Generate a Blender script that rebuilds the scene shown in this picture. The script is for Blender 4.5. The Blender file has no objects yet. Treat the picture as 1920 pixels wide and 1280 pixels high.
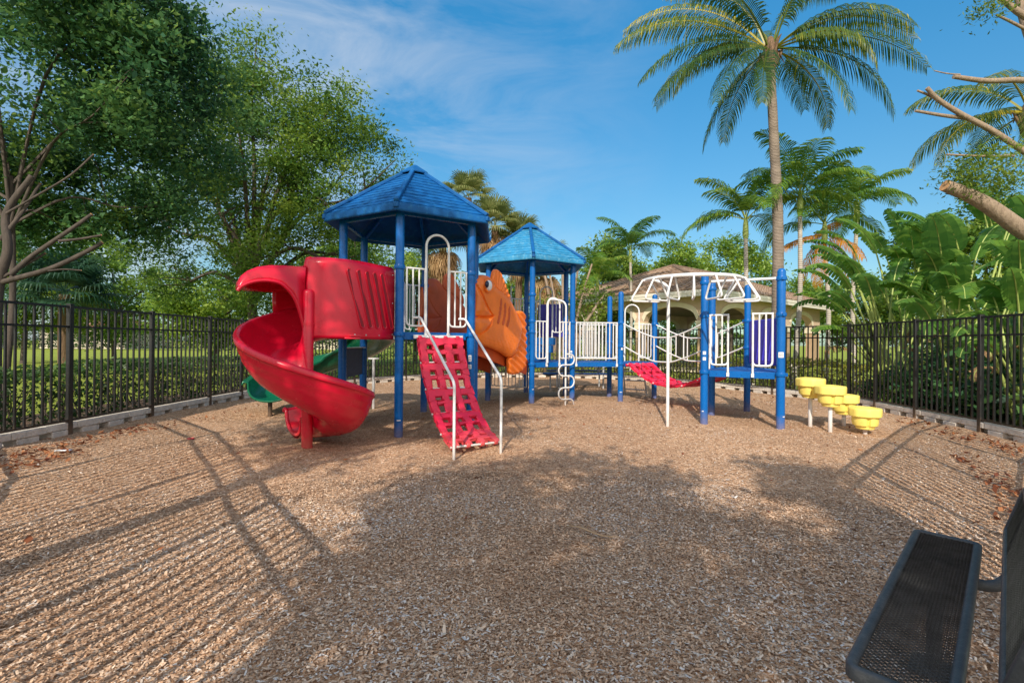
import bpy, bmesh, math, random
import numpy as np
from mathutils import Vector, Matrix
from mathutils.geometry import delaunay_2d_cdt

rng = np.random.default_rng(7)
random.seed(7)
sc = bpy.context.scene
COL = sc.collection
R = math.radians
CAM_H, FPX, PITCH, ROLL = 1.25, 900.0, 0.002, 0.008


def at(u, v, depth):
    """photo pixel + depth -> world point (used to survey positions)"""
    du, dv = u - 960, v - 640
    a, b = du + dv * ROLL, -du * ROLL + dv
    x, y = a / FPX, -b / FPX
    yy, zz = 1 - y * PITCH, PITCH + y
    t = depth / yy
    return Vector((x * t, depth, CAM_H + zz * t))


def ground(u, v, h=0.0):
    q = at(u, v, 1.0)
    k = (h - CAM_H) / (q.z - CAM_H)
    return Vector((q.x * k, k, h))


# ------------------------------------------------------------------ materials
def _mat(name):
    m = bpy.data.materials.new(name)
    m.use_nodes = True
    n = m.node_tree.nodes
    return m, n, m.node_tree.links, n['Principled BSDF']


def _noise(n, l, scale, detail=4, coord='Object', vec=None, rough=.55):
    t = n.new('ShaderNodeTexNoise')
    t.inputs['Scale'].default_value = scale
    t.inputs['Detail'].default_value = detail
    t.inputs['Roughness'].default_value = rough
    if vec is None:
        c = n.new('ShaderNodeTexCoord')
        vec = c.outputs[coord]
    l.new(vec, t.inputs['Vector'])
    return t


def _ramp(n, l, src, stops):
    r = n.new('ShaderNodeValToRGB')
    e = r.color_ramp.elements
    while len(e) < len(stops):
        e.new(.5)
    for el, (p, c) in zip(e, stops):
        el.position = p
        el.color = (*c, 1) if len(c) == 3 else c
    l.new(src, r.inputs['Fac'])
    return r


def sc3(c, k):
    return tuple(min(1, x * k) for x in c)


def surf(name, col, rough=.4, *_a, dust=False, **_k):
    m = surf0(name, col, rough, *_a, **_k)
    if dust:
        n, l = m.node_tree.nodes, m.node_tree.links
        b = n['Principled BSDF']
        src = b.inputs['Base Color'].links[0].from_socket
        ge = n.new('ShaderNodeNewGeometry')
        sp = n.new('ShaderNodeSeparateXYZ')
        l.new(ge.outputs['Position'], sp.inputs[0])
        nz = _noise(n, l, 14, 6)
        ad = n.new('ShaderNodeMath')
        ad.operation = 'MULTIPLY_ADD'
        l.new(nz.outputs['Fac'], ad.inputs[0])
        ad.inputs[1].default_value = -.22
        l.new(sp.outputs['Z'], ad.inputs[2])
        mr = n.new('ShaderNodeMapRange')
        l.new(ad.outputs[0], mr.inputs['Value'])
        mr.inputs['From Min'].default_value = .12
        mr.inputs['From Max'].default_value = -.08
        mr.inputs['To Max'].default_value = .38
        mx = n.new('ShaderNodeMix')
        mx.data_type = 'RGBA'
        l.new(mr.outputs['Result'], mx.inputs[0])
        l.new(src, mx.inputs[6])
        mx.inputs[7].default_value = (.30, .19, .115, 1)
        l.new(mx.outputs[2], b.inputs['Base Color'])
    return m


def surf0(name, col, rough=.4, var=.12, scale=4, bump=0., bscale=60, metal=0., spec=.5, dirt=None, coat=0.):
    """a painted / moulded surface with uneven colour, roughness and slight relief"""
    m, n, l, b = _mat(name)
    a = _noise(n, l, scale, 6)
    r = _ramp(n, l, a.outputs['Fac'], [(.3, sc3(col, 1 - var)), (.7, sc3(col, 1 + var))])
    out = r.outputs['Color']
    if dirt:
        d = _noise(n, l, scale * 2.7, 8, rough=.7)
        rd = _ramp(n, l, d.outputs['Fac'], [(.52, (0, 0, 0)), (.75, (1, 1, 1))])
        mx = n.new('ShaderNodeMix')
        mx.data_type = 'RGBA'
        l.new(rd.outputs['Color'], mx.inputs[0])
        l.new(out, mx.inputs[6])
        mx.inputs[7].default_value = (*dirt, 1)
        out = mx.outputs[2]
    l.new(out, b.inputs['Base Color'])
    mr = n.new('ShaderNodeMapRange')
    f = _noise(n, l, scale * 5, 5)
    l.new(f.outputs['Fac'], mr.inputs['Value'])
    mr.inputs['To Min'].default_value = max(.05, rough - .12)
    mr.inputs['To Max'].default_value = min(1, rough + .15)
    l.new(mr.outputs['Result'], b.inputs['Roughness'])
    b.inputs['Metallic'].default_value = metal
    b.inputs['Specular IOR Level'].default_value = spec
    b.inputs['Coat Weight'].default_value = coat
    if bump:
        g = _noise(n, l, bscale, 5)
        bp = n.new('ShaderNodeBump')
        bp.inputs['Strength'].default_value = bump
        bp.inputs['Distance'].default_value = .01
        l.new(g.outputs['Fac'], bp.inputs['Height'])
        l.new(bp.outputs['Normal'], b.inputs['Normal'])
    return m


def leafmat(name, stops, rough=.45, trans=.35, spec=.4):
    """leaves: each face has its own tint 'rnd'; light also shines through"""
    m, n, l, b = _mat(name)
    at_ = n.new('ShaderNodeAttribute')
    at_.attribute_name = 'rnd'
    r = _ramp(n, l, at_.outputs['Fac'], stops)
    l.new(r.outputs['Color'], b.inputs['Base Color'])
    b.inputs['Roughness'].default_value = rough
    b.inputs['Specular IOR Level'].default_value = spec
    t = n.new('ShaderNodeBsdfTranslucent')
    hs = n.new('ShaderNodeHueSaturation')
    hs.inputs['Value'].default_value = 1.7
    hs.inputs['Hue'].default_value = .485
    l.new(r.outputs['Color'], hs.inputs['Color'])
    l.new(hs.outputs['Color'], t.inputs['Color'])
    mx = n.new('ShaderNodeMixShader')
    mx.inputs[0].default_value = trans
    l.new(b.outputs[0], mx.inputs[1])
    l.new(t.outputs[0], mx.inputs[2])
    l.new(mx.outputs[0], n['Material Output'].inputs['Surface'])
    return m


def barkmat(name, c0, c1, ring=0., scale=6, bump=.6):
    m, n, l, b = _mat(name)
    tc = n.new('ShaderNodeTexCoord')
    mp = n.new('ShaderNodeMapping')
    mp.inputs['Scale'].default_value = (3, 3, .7) if not ring else (.6, .6, 1)
    l.new(tc.outputs['Object'], mp.inputs['Vector'])
    a = _noise(n, l, scale, 8, vec=mp.outputs[0], rough=.7)
    src = a.outputs['Fac']
    if ring:
        w = n.new('ShaderNodeTexWave')
        w.bands_direction = 'Z'
        w.inputs['Scale'].default_value = ring
        w.inputs['Distortion'].default_value = 3
        w.inputs['Detail'].default_value = 3
        l.new(tc.outputs['Object'], w.inputs['Vector'])
        mm = n.new('ShaderNodeMath')
        mm.operation = 'MULTIPLY_ADD'
        mm.inputs[1].default_value = .34
        mm.inputs[2].default_value = 0
        l.new(w.outputs['Fac'], mm.inputs[0])
        ad = n.new('ShaderNodeMath')
        l.new(mm.outputs[0], ad.inputs[0])
        m2 = n.new('ShaderNodeMath')
        m2.operation = 'MULTIPLY'
        m2.inputs[1].default_value = .70
        l.new(a.outputs['Fac'], m2.inputs[0])
        l.new(m2.outputs[0], ad.inputs[1])
        src = ad.outputs[0]
    r = _ramp(n, l, src, [(.25, c0), (.7, c1)])
    l.new(r.outputs['Color'], b.inputs['Base Color'])
    b.inputs['Roughness'].default_value = .9
    bp = n.new('ShaderNodeBump')
    bp.inputs['Strength'].default_value = bump
    bp.inputs['Distance'].default_value = .03
    l.new(src, bp.inputs['Height'])
    l.new(bp.outputs['Normal'], b.inputs['Normal'])
    return m


M = {}
M['blue_post'] = surf('blue_powder_coat', (.001, .105, .38), .27, .12, 2.5, .02, 90, spec=.35, dust=True)
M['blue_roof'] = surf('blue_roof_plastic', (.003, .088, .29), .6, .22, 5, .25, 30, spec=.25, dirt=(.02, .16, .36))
M['blue_roof_sunlit_faded'] = surf('sunlit_faded_blue_roof_plastic', (.030, .22, .42), .5, .25, 5, .25, 30, spec=.3, dirt=(.20, .44, .58))  # far roof: sunlit tone put into the colour, plus weathered pale patches
M['blue_deck'] = surf('blue_vinyl_deck', (.010, .085, .33), .55, .15, 9, .3, 80, dirt=(.03, .07, .14))
M['white'] = surf('white_powder_coat', (.70, .71, .72), .35, .05, 6, dirt=(.58, .56, .53), dust=True)
M['red'] = surf('red_moulded_plastic', (.66, .006, .034), .22, .07, 1.6, .0, 120, dirt=(.53, .008, .030), dust=True)
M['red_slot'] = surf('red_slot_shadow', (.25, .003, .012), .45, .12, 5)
M['red_net'] = surf('red_net_plastic', (.74, .018, .066), .38, .12, 5, .06, 140, dirt=(.62, .03, .06), dust=True)
M['orange'] = surf('orange_moulded_plastic', (.93, .205, .018), .38, .12, 5, .15, 60, dirt=(.84, .17, .022))
M['orange_shaded'] = surf('shaded_orange_plastic', (.66, .125, .035), .45, .12, 4, .1, 60)  # far fish: the shade on it is put into this darker orange
M['orange_dark'] = surf('orange_brown_plastic', (.55, .085, .012), .5, .12, 5)
M['rust_red'] = surf('red_brown_steps', (.38, .03, .012), .5, .15, 5)
M['green'] = surf('green_moulded_plastic', (.004, .13, .062), .28, .14, 3, .04, 100, coat=.15)
M['purple'] = surf('purple_moulded_plastic', (.055, .042, .42), .4, .14, 5)
M['yellow'] = surf('yellow_moulded_plastic', (.88, .72, .17), .45, .05, 8, .12, 120, dirt=(.82, .65, .16))
M['navy'] = surf('navy_plastic', (.012, .045, .14), .5, .12, 6)
M['black_metal'] = surf('black_fence_paint', (.011, .011, .012), .45, .25, 8, dirt=(.03, .027, .024), dust=True)
M['black_vinyl'] = surf('black_thermoplastic', (.060, .063, .068), .45, .25, 14, .25, 220, dirt=(.11, .11, .11))
M['black_mesh'] = surf('worn_mesh_coating', (.15, .152, .155), .5, .3, 14, .25, 220, dirt=(.22, .22, .22))
M['grey_metal'] = surf('grey_galvanised', (.42, .43, .44), .45, .12, 8)
M['eye_white'] = surf('eye_white', (.80, .82, .86), .3, .03)
M['eye_black'] = surf('eye_pupil', (.01, .015, .05), .25, .05)
M['sticker'] = surf('sticker_white', (.78, .80, .82), .5, .08, 90)
M['sticker_ink'] = surf('sticker_ink', (.18, .22, .30), .6, .2, 90)
M['stucco'] = surf('tan_stucco', (.60, .445, .33), .9, .08, 3, .4, 60)
M['stucco_low'] = surf('brown_stucco', (.45, .31, .20), .9, .1, 3, .4, 60)
M['trim'] = surf('cream_trim', (.76, .68, .53), .8, .06, 3, .3, 50)
M['gutter'] = surf('white_gutter', (.72, .68, .60), .5, .06, 4)
M['ceiling'] = surf('dark_timber_ceiling', (.20, .13, .08), .8, .2, 4)
M['block'] = surf('retaining_block', (.60, .55, .49), .95, .2, 7, 1., 45, dirt=(.38, .32, .26))
M['soil'] = surf('brown_soil', (.10, .058, .033), 1, .4, 6, 1., 20, dirt=(.16, .10, .06))
M['paper'] = surf('white_litter', (.75, .76, .78), .8, .05)
M['strip'] = surf('dry_palm_strip', (.36, .24, .14), .8, .25, 12)
M['cut_wood'] = surf('cut_wood', (.50, .27, .12), .9, .2, 10, .5, 60)
M['house_wall'] = surf('pale_house_wall', (.62, .55, .45), .9, .06, 1)
M['window_glass'] = surf('dark_window_glass', (.03, .04, .05), .1, .1)
M['tan_coco'] = barkmat('palm_bark', (.085, .066, .052), (.33, .265, .215), ring=7.5, scale=5, bump=.9)
M['pale_palm'] = barkmat('pale_palm_bark', (.18, .155, .13), (.56, .51, .45), ring=5.0, scale=5, bump=.5)
M['bark'] = barkmat('oak_bark', (.028, .022, .016), (.13, .10, .078), scale=5)
M['bark_pale'] = barkmat('smooth_bark', (.17, .12, .085), (.40, .30, .22), scale=7, bump=.9)
M['bark_grey'] = barkmat('grey_bark', (.026, .020, .017), (.105, .082, .068), scale=4, bump=.4)
M['fibre'] = barkmat('palm_fibre', (.05, .03, .02), (.26, .16, .09), scale=9, bump=1.)
M['leaf_oak'] = leafmat('oak_leaf', [(0, (.016, .048, .010)), (.35, (.055, .130, .020)), (.7, (.125, .225, .030)), (1, (.25, .34, .046))])
M['leaf_near'] = leafmat('broad_leaf_bluish', [(0, (.013, .048, .026)), (.35, (.040, .122, .052)), (.7, (.088, .200, .064)), (1, (.20, .32, .070))])
M['leaf_far'] = leafmat('far_leaf', [(0, (.035, .085, .012)), (.4, (.095, .19, .022)), (.75, (.19, .30, .034)), (1, (.29, .39, .055))])
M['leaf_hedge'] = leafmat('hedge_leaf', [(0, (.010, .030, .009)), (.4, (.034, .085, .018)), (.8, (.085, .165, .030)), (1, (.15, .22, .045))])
M['leaf_hedge_y'] = leafmat('variegated_sunlit_hedge_leaf', [(0, (.05, .08, .014)), (.4, (.14, .18, .026)), (.75, (.29, .31, .045)), (1, (.48, .43, .08))])  # variegated leaf, with the sunlit yellow put into its colour as well
M['frond'] = leafmat('coconut_frond', [(0, (.010, .034, .012)), (.4, (.034, .085, .018)), (.72, (.115, .165, .020)), (1, (.44, .37, .032))], .38)
M['frond_green'] = leafmat('palm_frond_green', [(0, (.022, .070, .014)), (.45, (.065, .160, .022)), (.8, (.15, .26, .034)), (1, (.32, .36, .05))], .38)
M['frond_orange'] = leafmat('dying_frond', [(0, (.32, .13, .012)), (1, (.60, .28, .03))], .5)
M['frond_sabal'] = leafmat('fan_palm_frond', [(0, (.05, .08, .022)), (.5, (.15, .19, .055)), (1, (.34, .34, .13))], .5)
M['frond_dead'] = leafmat('dead_fan_frond', [(0, (.16, .085, .035)), (.5, (.34, .21, .095)), (1, (.55, .40, .22))], .7, .25)
M['frond_dark'] = leafmat('dark_bluish_fan_frond', [(0, (.010, .035, .022)), (.5, (.025, .075, .045)), (1, (.07, .14, .085))], .5)  # dark bluish leaf colour of the fan palm beyond the left fence
M['banana'] = leafmat('paddle_leaf', [(0, (.030, .095, .022)), (.45, (.085, .205, .036)), (.8, (.17, .31, .050)), (1, (.32, .43, .08))], .3, .5)
M['stem_green'] = surf('green_leaf_stalk', (.34, .42, .11), .5, .2, 6)
M['feather'] = leafmat('feathery_leaf', [(0, (.045, .10, .012)), (.5, (.12, .20, .022)), (1, (.28, .34, .04))], .5)
M['petal'] = leafmat('fallen_leaf', [(0, (.13, .035, .016)), (.5, (.26, .085, .030)), (1, (.38, .17, .07))], .7, .1)


# mulch base, chips, lawn, tiles
def mulch_mat():
    m, n, l, b = _mat('wood_mulch')
    tc = n.new('ShaderNodeTexCoord')
    warp = _noise(n, l, 9, 3, vec=tc.outputs['Object'])
    add = n.new('ShaderNodeVectorMath')
    add.operation = 'MULTIPLY_ADD'
    l.new(warp.outputs['Color'], add.inputs[0])
    add.inputs[1].default_value = (.25, .25, .25)
    l.new(tc.outputs['Object'], add.inputs[2])
    mp = n.new('ShaderNodeMapping')
    mp.inputs['Scale'].default_value = (1, .42, 1)
    mp.inputs['Rotation'].default_value = (0, 0, .6)
    l.new(add.outputs[0], mp.inputs['Vector'])
    v = n.new('ShaderNodeTexVoronoi')
    v.inputs['Scale'].default_value = 75
    l.new(mp.outputs[0], v.inputs['Vector'])
    sep = n.new('ShaderNodeSeparateColor')
    l.new(v.outputs['Color'], sep.inputs[0])
    r = _ramp(n, l, sep.outputs[0], [(0, (.26, .145, .080)), (.25, (.46, .265, .15)), (.55, (.65, .395, .235)), (.8, (.74, .50, .32)), (1, (.77, .60, .45))])
    big = _noise(n, l, .55, 5, vec=tc.outputs['Object'])
    rb = _ramp(n, l, big.outputs['Fac'], [(.35, (.82, .80, .80)), (.65, (1.0, 1.0, 1.0))])
    mx = n.new('ShaderNodeMix')
    mx.data_type = 'RGBA'
    mx.blend_type = 'MULTIPLY'
    mx.inputs[0].default_value = 1
    l.new(r.outputs['Color'], mx.inputs[6])
    l.new(rb.outputs['Color'], mx.inputs[7])
    l.new(mx.outputs[2], b.inputs['Base Color'])
    b.inputs['Roughness'].default_value = 1
    b.inputs['Specular IOR Level'].default_value = .15
    bp = n.new('ShaderNodeBump')
    bp.inputs['Strength'].default_value = 1
    bp.inputs['Distance'].default_value = .015
    l.new(sep.outputs[1], bp.inputs['Height'])
    l.new(bp.outputs['Normal'], b.inputs['Normal'])
    return m


M['mulch'] = mulch_mat()
M['chip'] = leafmat('wood_chip', [(0, (.19, .108, .064)), (.2, (.37, .22, .130)), (.45, (.58, .37, .235)), (.7, (.69, .49, .340)), (.88, (.73, .60, .48)), (1, (.70, .65, .61))], .85, .0, .2)


def lawn_mat():
    m, n, l, b = _mat('lawn_grass')
    a = _noise(n, l, 1.2, 8)
    f = _noise(n, l, 60, 6)
    ad = n.new('ShaderNodeMath')
    l.new(a.outputs['Fac'], ad.inputs[0])
    l.new(f.outputs['Fac'], ad.inputs[1])
    hv = n.new('ShaderNodeMath')
    hv.operation = 'MULTIPLY'
    hv.inputs[1].default_value = .5
    l.new(ad.outputs[0], hv.inputs[0])
    r = _ramp(n, l, hv.outputs[0], [(.3, (.16, .22, .030)), (.7, (.38, .42, .075))])
    l.new(r.outputs['Color'], b.inputs['Base Color'])
    b.inputs['Roughness'].default_value = 1
    b.inputs['Specular IOR Level'].default_value = .1
    bp = n.new('ShaderNodeBump')
    bp.inputs['Strength'].default_value = .8
    bp.inputs['Distance'].default_value = .03
    l.new(f.outputs['Fac'], bp.inputs['Height'])
    l.new(bp.outputs['Normal'], b.inputs['Normal'])
    return m


M['lawn'] = lawn_mat()


def tile_mat(name, c0, c1, c2):
    m, n, l, b = _mat(name)
    at_ = n.new('ShaderNodeAttribute')
    at_.attribute_name = 'rnd'
    r = _ramp(n, l, at_.outputs['Fac'], [(0, c0), (.5, c1), (1, c2)])
    a = _noise(n, l, 8, 6)
    mx = n.new('ShaderNodeMix')
    mx.data_type = 'RGBA'
    mx.blend_type = 'OVERLAY'
    mx.inputs[0].default_value = .5
    l.new(r.outputs['Color'], mx.inputs[6])
    l.new(a.outputs['Fac'], mx.inputs[7])
    l.new(mx.outputs[2], b.inputs['Base Color'])
    b.inputs['Roughness'].default_value = .85
    return m


M['tile'] = tile_mat('brown_roof_tile', (.19, .125, .085), (.30, .20, .135), (.40, .29, .21))
M['tile_red'] = tile_mat('red_roof_tile', (.36, .12, .075), (.46, .16, .10), (.52, .22, .14))

# ------------------------------------------------------------------ mesh tools
ORG = {}


def link(o, parent, org):
    COL.objects.link(o)
    ORG[o.name] = Vector(org)
    if parent is not None:
        o.parent = parent
    else:
        o.location = org


def fillet(pts, r, n=5):
    pts = [Vector(p) for p in pts]
    out = [pts[0]]
    for a, b, c in zip(pts, pts[1:], pts[2:]):
        d1, d2 = (a - b), (c - b)
        k = min(r, d1.length * .48, d2.length * .48)
        p, q = b + d1.normalized() * k, b + d2.normalized() * k
        for i in range(n + 1):
            t = i / n
            out.append(p * (1 - t) ** 2 + b * 2 * t * (1 - t) + q * t * t)
    out.append(pts[-1])
    return out


def spline(pts, n=8):
    """Catmull-Rom through the points"""
    P = [Vector(p) for p in pts]
    P = [P[0] * 2 - P[1]] + P + [P[-1] * 2 - P[-2]]
    out = []
    for i in range(1, len(P) - 2):
        a, b, c, d = P[i - 1:i + 3]
        for k in range(n):
            t = k / n
            out.append(.5 * ((2 * b) + (c - a) * t + (2 * a - 5 * b + 4 * c - d) * t * t + (3 * b - a - 3 * c + d) * t ** 3))
    out.append(P[-2])
    return out


class MB:
    def __init__(self):
        self.v, self.f, self.r = [], [], []

    def add(self, vs, fs, rnd=0.):
        o = len(self.v)
        self.v += [tuple(v) for v in vs]
        self.f += [[i + o for i in f] for f in fs]
        self.r += [rnd] * len(fs)
        return self

    def box(self, c, s, rot=None):
        c = Vector(c)
        h = Vector(s) / 2
        vs = []
        for x in (-1, 1):
            for y in (-1, 1):
                for z in (-1, 1):
                    p = Vector((x * h.x, y * h.y, z * h.z))
                    vs.append(c + (rot @ p if rot is not None else p))
        return self.add(vs, [(0, 1, 3, 2), (4, 6, 7, 5), (0, 4, 5, 1), (2, 3, 7, 6), (0, 2, 6, 4), (1, 5, 7, 3)])

    def bar(self, a, b, w, h, up=(0, 0, 1)):
        """box from a to b, w wide sideways, h tall along up"""
        a, b = Vector(a), Vector(b)
        x = (b - a)
        L = x.length
        x.normalize()
        up = Vector(up)
        y = up.cross(x)
        if y.length < 1e-5:
            y = Vector((0, 1, 0)).cross(x)
        y.normalize()
        z = x.cross(y)
        return self.box((a + b) / 2, (L, w, h), Matrix((x, y, z)).transposed())

    def tube(self, pts, r, n=10, caps=True, closed=False):
        P = [Vector(p) for p in pts]
        k = len(P)
        rr = r if isinstance(r, (list, tuple)) else [r] * k
        T = []
        for i in range(k):
            a = P[(i - 1) % k] if (closed or i > 0) else P[i]
            b = P[(i + 1) % k] if (closed or i < k - 1) else P[i]
            t = (b - a)
            T.append(t.normalized() if t.length > 1e-9 else Vector((0, 0, 1)))
        ref = Vector((0, 0, 1)) if abs(T[0].z) < .9 else Vector((1, 0, 0))
        nrm = (ref - T[0] * ref.dot(T[0])).normalized()
        vs = []
        for i in range(k):
            nrm = (nrm - T[i] * nrm.dot(T[i])).normalized()
            bi = T[i].cross(nrm)
            for j in range(n):
                an = 2 * math.pi * j / n
                vs.append(P[i] + (nrm * math.cos(an) + bi * math.sin(an)) * rr[i])
        fs = []
        for i in range(k if closed else k - 1):
            i2 = (i + 1) % k
            for j in range(n):
                j2 = (j + 1) % n
                fs.append((i * n + j, i * n + j2, i2 * n + j2, i2 * n + j))
        if caps and not closed:
            fs.append(tuple(range(n - 1, -1, -1)))
            fs.append(tuple((k - 1) * n + j for j in range(n)))
        return self.add(vs, fs)

    def lathe(self, c, prof, n=24, close=True):
        c = Vector(c)
        vs, fs = [], []
        for r, z in prof:
            for j in range(n):
                an = 2 * math.pi * j / n
                vs.append(c + Vector((r * math.cos(an), r * math.sin(an), z)))
        for i in range(len(prof) - 1):
            for j in range(n):
                j2 = (j + 1) % n
                fs.append((i * n + j, i * n + j2, (i + 1) * n + j2, (i + 1) * n + j))
        if close:
            fs.append(tuple(range(n - 1, -1, -1)))
            fs.append(tuple((len(prof) - 1) * n + j for j in range(n)))
        return self.add(vs, fs)

    def ball(self, c, r, n=14, m=8, rot=None):
        c = Vector(c)
        r = Vector(r) if not isinstance(r, (int, float)) else Vector((r, r, r))
        vs, fs = [], []
        for i in range(1, m):
            ph = math.pi * i / m
            for j in range(n):
                an = 2 * math.pi * j / n
                p = Vector((r.x * math.sin(ph) * math.cos(an), r.y * math.sin(ph) * math.sin(an), r.z * math.cos(ph)))
                vs.append(c + (rot @ p if rot is not None else p))
        for p in (Vector((0, 0, r.z)), Vector((0, 0, -r.z))):
            vs.append(c + (rot @ p if rot is not None else p))
        t, b = len(vs) - 2, len(vs) - 1
        for j in range(n):
            j2 = (j + 1) % n
            fs.append((t, j, j2))
            fs.append((b, (m - 2) * n + j2, (m - 2) * n + j))
            for i in range(m - 2):
                fs.append((i * n + j, (i + 1) * n + j, (i + 1) * n + j2, i * n + j2))
        return self.add(vs, fs)

    def prism(self, poly, z0, z1):
        n = len(poly)
        vs = [(p[0], p[1], z0) for p in poly] + [(p[0], p[1], z1) for p in poly]
        fs = [tuple(range(n - 1, -1, -1)), tuple(range(n, 2 * n))]
        fs += [(i, (i + 1) % n, n + (i + 1) % n, n + i) for i in range(n)]
        return self.add(vs, fs)

    def sheet(self, rows, rnd=0.):
        """grid of points (list of rows) -> quads"""
        k = len(rows[0])
        vs = [p for row in rows for p in row]
        fs = [(i * k + j, i * k + j + 1, (i + 1) * k + j + 1, (i + 1) * k + j) for i in range(len(rows) - 1) for j in range(k - 1)]
        return self.add(vs, fs, rnd)

    def build(self, name, mat, parent=None, org=None, bevel=0., smooth=40., solid=0., soff=0., rnd=False, bseg=2):
        if parent is not None:
            org = ORG[parent.name]
        elif org is None:
            org = Vector((0, 0, 0))
        org = Vector(org)
        me = bpy.data.meshes.new(name)
        me.from_pydata([(x - org.x, y - org.y, z - org.z) for x, y, z in self.v], [], self.f)
        if rnd:
            a = me.attributes.new('rnd', 'FLOAT', 'FACE')
            a.data.foreach_set('value', self.r)
        bm = bmesh.new()
        bm.from_mesh(me)
        if not rnd:
            bmesh.ops.recalc_face_normals(bm, faces=bm.faces)
        bm.to_mesh(me)
        bm.free()
        if smooth:
            me.polygons.foreach_set('use_smooth', [True] * len(me.polygons))
            me.set_sharp_from_angle(angle=R(smooth))
        me.materials.append(mat)
        o = bpy.data.objects.new(name, me)
        link(o, parent, org)
        if solid:
            s = o.modifiers.new('thick', 'SOLIDIFY')
            s.thickness = solid
            s.offset = soff
        if bevel:
            b = o.modifiers.new('bev', 'BEVEL')
            b.width = bevel
            b.segments = bseg
            b.limit_method = 'ANGLE'
            b.angle_limit = R(35)
        return o


def npmesh(name, V, k, rnd, mat, parent=None, org=None, smooth=False):
    """V: (faces, k, 3) separate polygons, one tint per face"""
    if parent is not None:
        org = ORG[parent.name]
    elif org is None:
        org = Vector((0, 0, 0))
    V = np.asarray(V, dtype=np.float32) - np.array(org, dtype=np.float32)
    nf = V.shape[0]
    me = bpy.data.meshes.new(name)
    me.vertices.add(nf * k)
    me.vertices.foreach_set('co', V.reshape(-1))
    me.loops.add(nf * k)
    me.loops.foreach_set('vertex_index', np.arange(nf * k, dtype=np.int32))
    me.polygons.add(nf)
    me.polygons.foreach_set('loop_start', np.arange(0, nf * k, k, dtype=np.int32))
    me.update(calc_edges=True)
    a = me.attributes.new('rnd', 'FLOAT', 'FACE')
    a.data.foreach_set('value', np.asarray(rnd, dtype=np.float32))
    me.materials.append(mat)
    o = bpy.data.objects.new(name, me)
    link(o, parent, org)
    return o


def tag(o, label=None, cat=None, group=None, kind=None):
    if label:
        o['label'] = label
    if cat:
        o['category'] = cat
    if group:
        o['group'] = group
    if kind:
        o['kind'] = kind
    return o


def thing(name, label, cat, loc=(0, 0, 0), group=None):
    o = bpy.data.objects.new(name, None)
    o.empty_display_size = .2
    link(o, None, loc)
    return tag(o, label, cat, group)


def copy_tree(o, parent=None):
    c = o.copy()
    COL.objects.link(c)
    c.parent = parent
    ORG[c.name] = ORG[o.name]
    for ch in list(o.children):
        copy_tree(ch, c)
    return c


def inpoly(x, y, poly):
    poly = np.asarray(poly)
    inside = np.zeros(np.shape(x), bool)
    j = len(poly) - 1
    for i in range(len(poly)):
        xi, yi, xj, yj = poly[i, 0], poly[i, 1], poly[j, 0], poly[j, 1]
        c = ((yi > y) != (yj > y)) & (x < (xj - xi) * (y - yi) / (yj - yi + 1e-12) + xi)
        inside ^= c
        j = i
    return inside
# ------------------------------------------------------------------ ground
FENCE_L = [(-5.82, 5.15), (-5.82, 6.32), (-5.82, 7.76), (-5.82, 9.25), (-5.80, 10.3)]
FENCE_B = [(-5.80, 10.3), (-5.3, 12.3), (-4.35, 14.2), (-2.96, 15.75), (-1.3, 16.9), (.6, 17.45), (2.3, 17.2), (3.75, 16.3), (5.1, 14.7), (6.25, 12.75), (7.2, 10.25)]
FENCE_R = [(7.2, 10.25), (7.10, 9.37), (6.985, 8.3), (6.826, 6.99), (6.6, 5.75), (5.5, 4.98)]
FENCE_F = [(5.5, 4.98), (3.79, 3.39), (1.94, 1.60), (.2, -.9), (-.45, -1.1), (-1.25, -.03), (-2.5, 1.47), (-3.72, 3.05), (-4.85, 4.45), (-5.82, 5.15)]
RING = FENCE_L[:-1] + FENCE_B[:-1] + FENCE_R[:-1] + FENCE_F[:-1]
cx0, cy0 = .6, 7.5

g = MB()
N = 40
xs = [-400, -120, -60, -30, -15, 0, 15, 30, 60, 120, 400]
ys = [-60, -20, -5, 10, 20, 30, 60, 120, 300, 600]
g.sheet([[(x, y, -.11) for x in xs] for y in ys])
tag(g.build('ground', M['lawn'], smooth=0), kind='structure')


def offs(ring, d):
    out = []
    for x, y in ring:
        v = Vector((x - cx0, y - cy0))
        v = v.normalized() * (v.length + d)
        out.append((cx0 + v.x, cy0 + v.y))
    return out


bed = MB()
ro = offs(RING, 2.3)
ri = offs(RING, -.02)
n_ = len(RING)
bed.add([(x, y, -.02) for x, y in ri] + [(x, y, -.035) for x, y in ro], [(i, (i + 1) % n_, n_ + (i + 1) % n_, n_ + i) for i in range(n_)])
tag(bed.build('planting_bed', M['soil'], smooth=0), kind='structure')

# mulch sheet with a gently uneven top
vx, vy = np.meshgrid(np.linspace(-6.4, 7.9, 110), np.linspace(-1.6, 18, 150))


def mulch_z(x, y):
    hol = sum(-d * np.exp(-((x - a) ** 2 + (y - b) ** 2) / r ** 2) + .45 * d * np.exp(-(np.hypot(x - a, y - b) - 1.5 * r) ** 2 / (.5 * r) ** 2) for a, b, r, d in ((-3.05, 5.9, .45, .05), (-.45, 5.35, .45, .05), (1.1, 9.7, .4, .04), (-4.0, 7.7, .45, .05), (4.9, 7.0, .5, .025)))
    return hol + .016 * np.sin(x * 1.7 + 1) * np.sin(y * 1.3) + .008 * np.sin(x * 4.1 + y * 2.3) + .006 * np.sin(x * 7.3 - y * 5.9)


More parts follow.
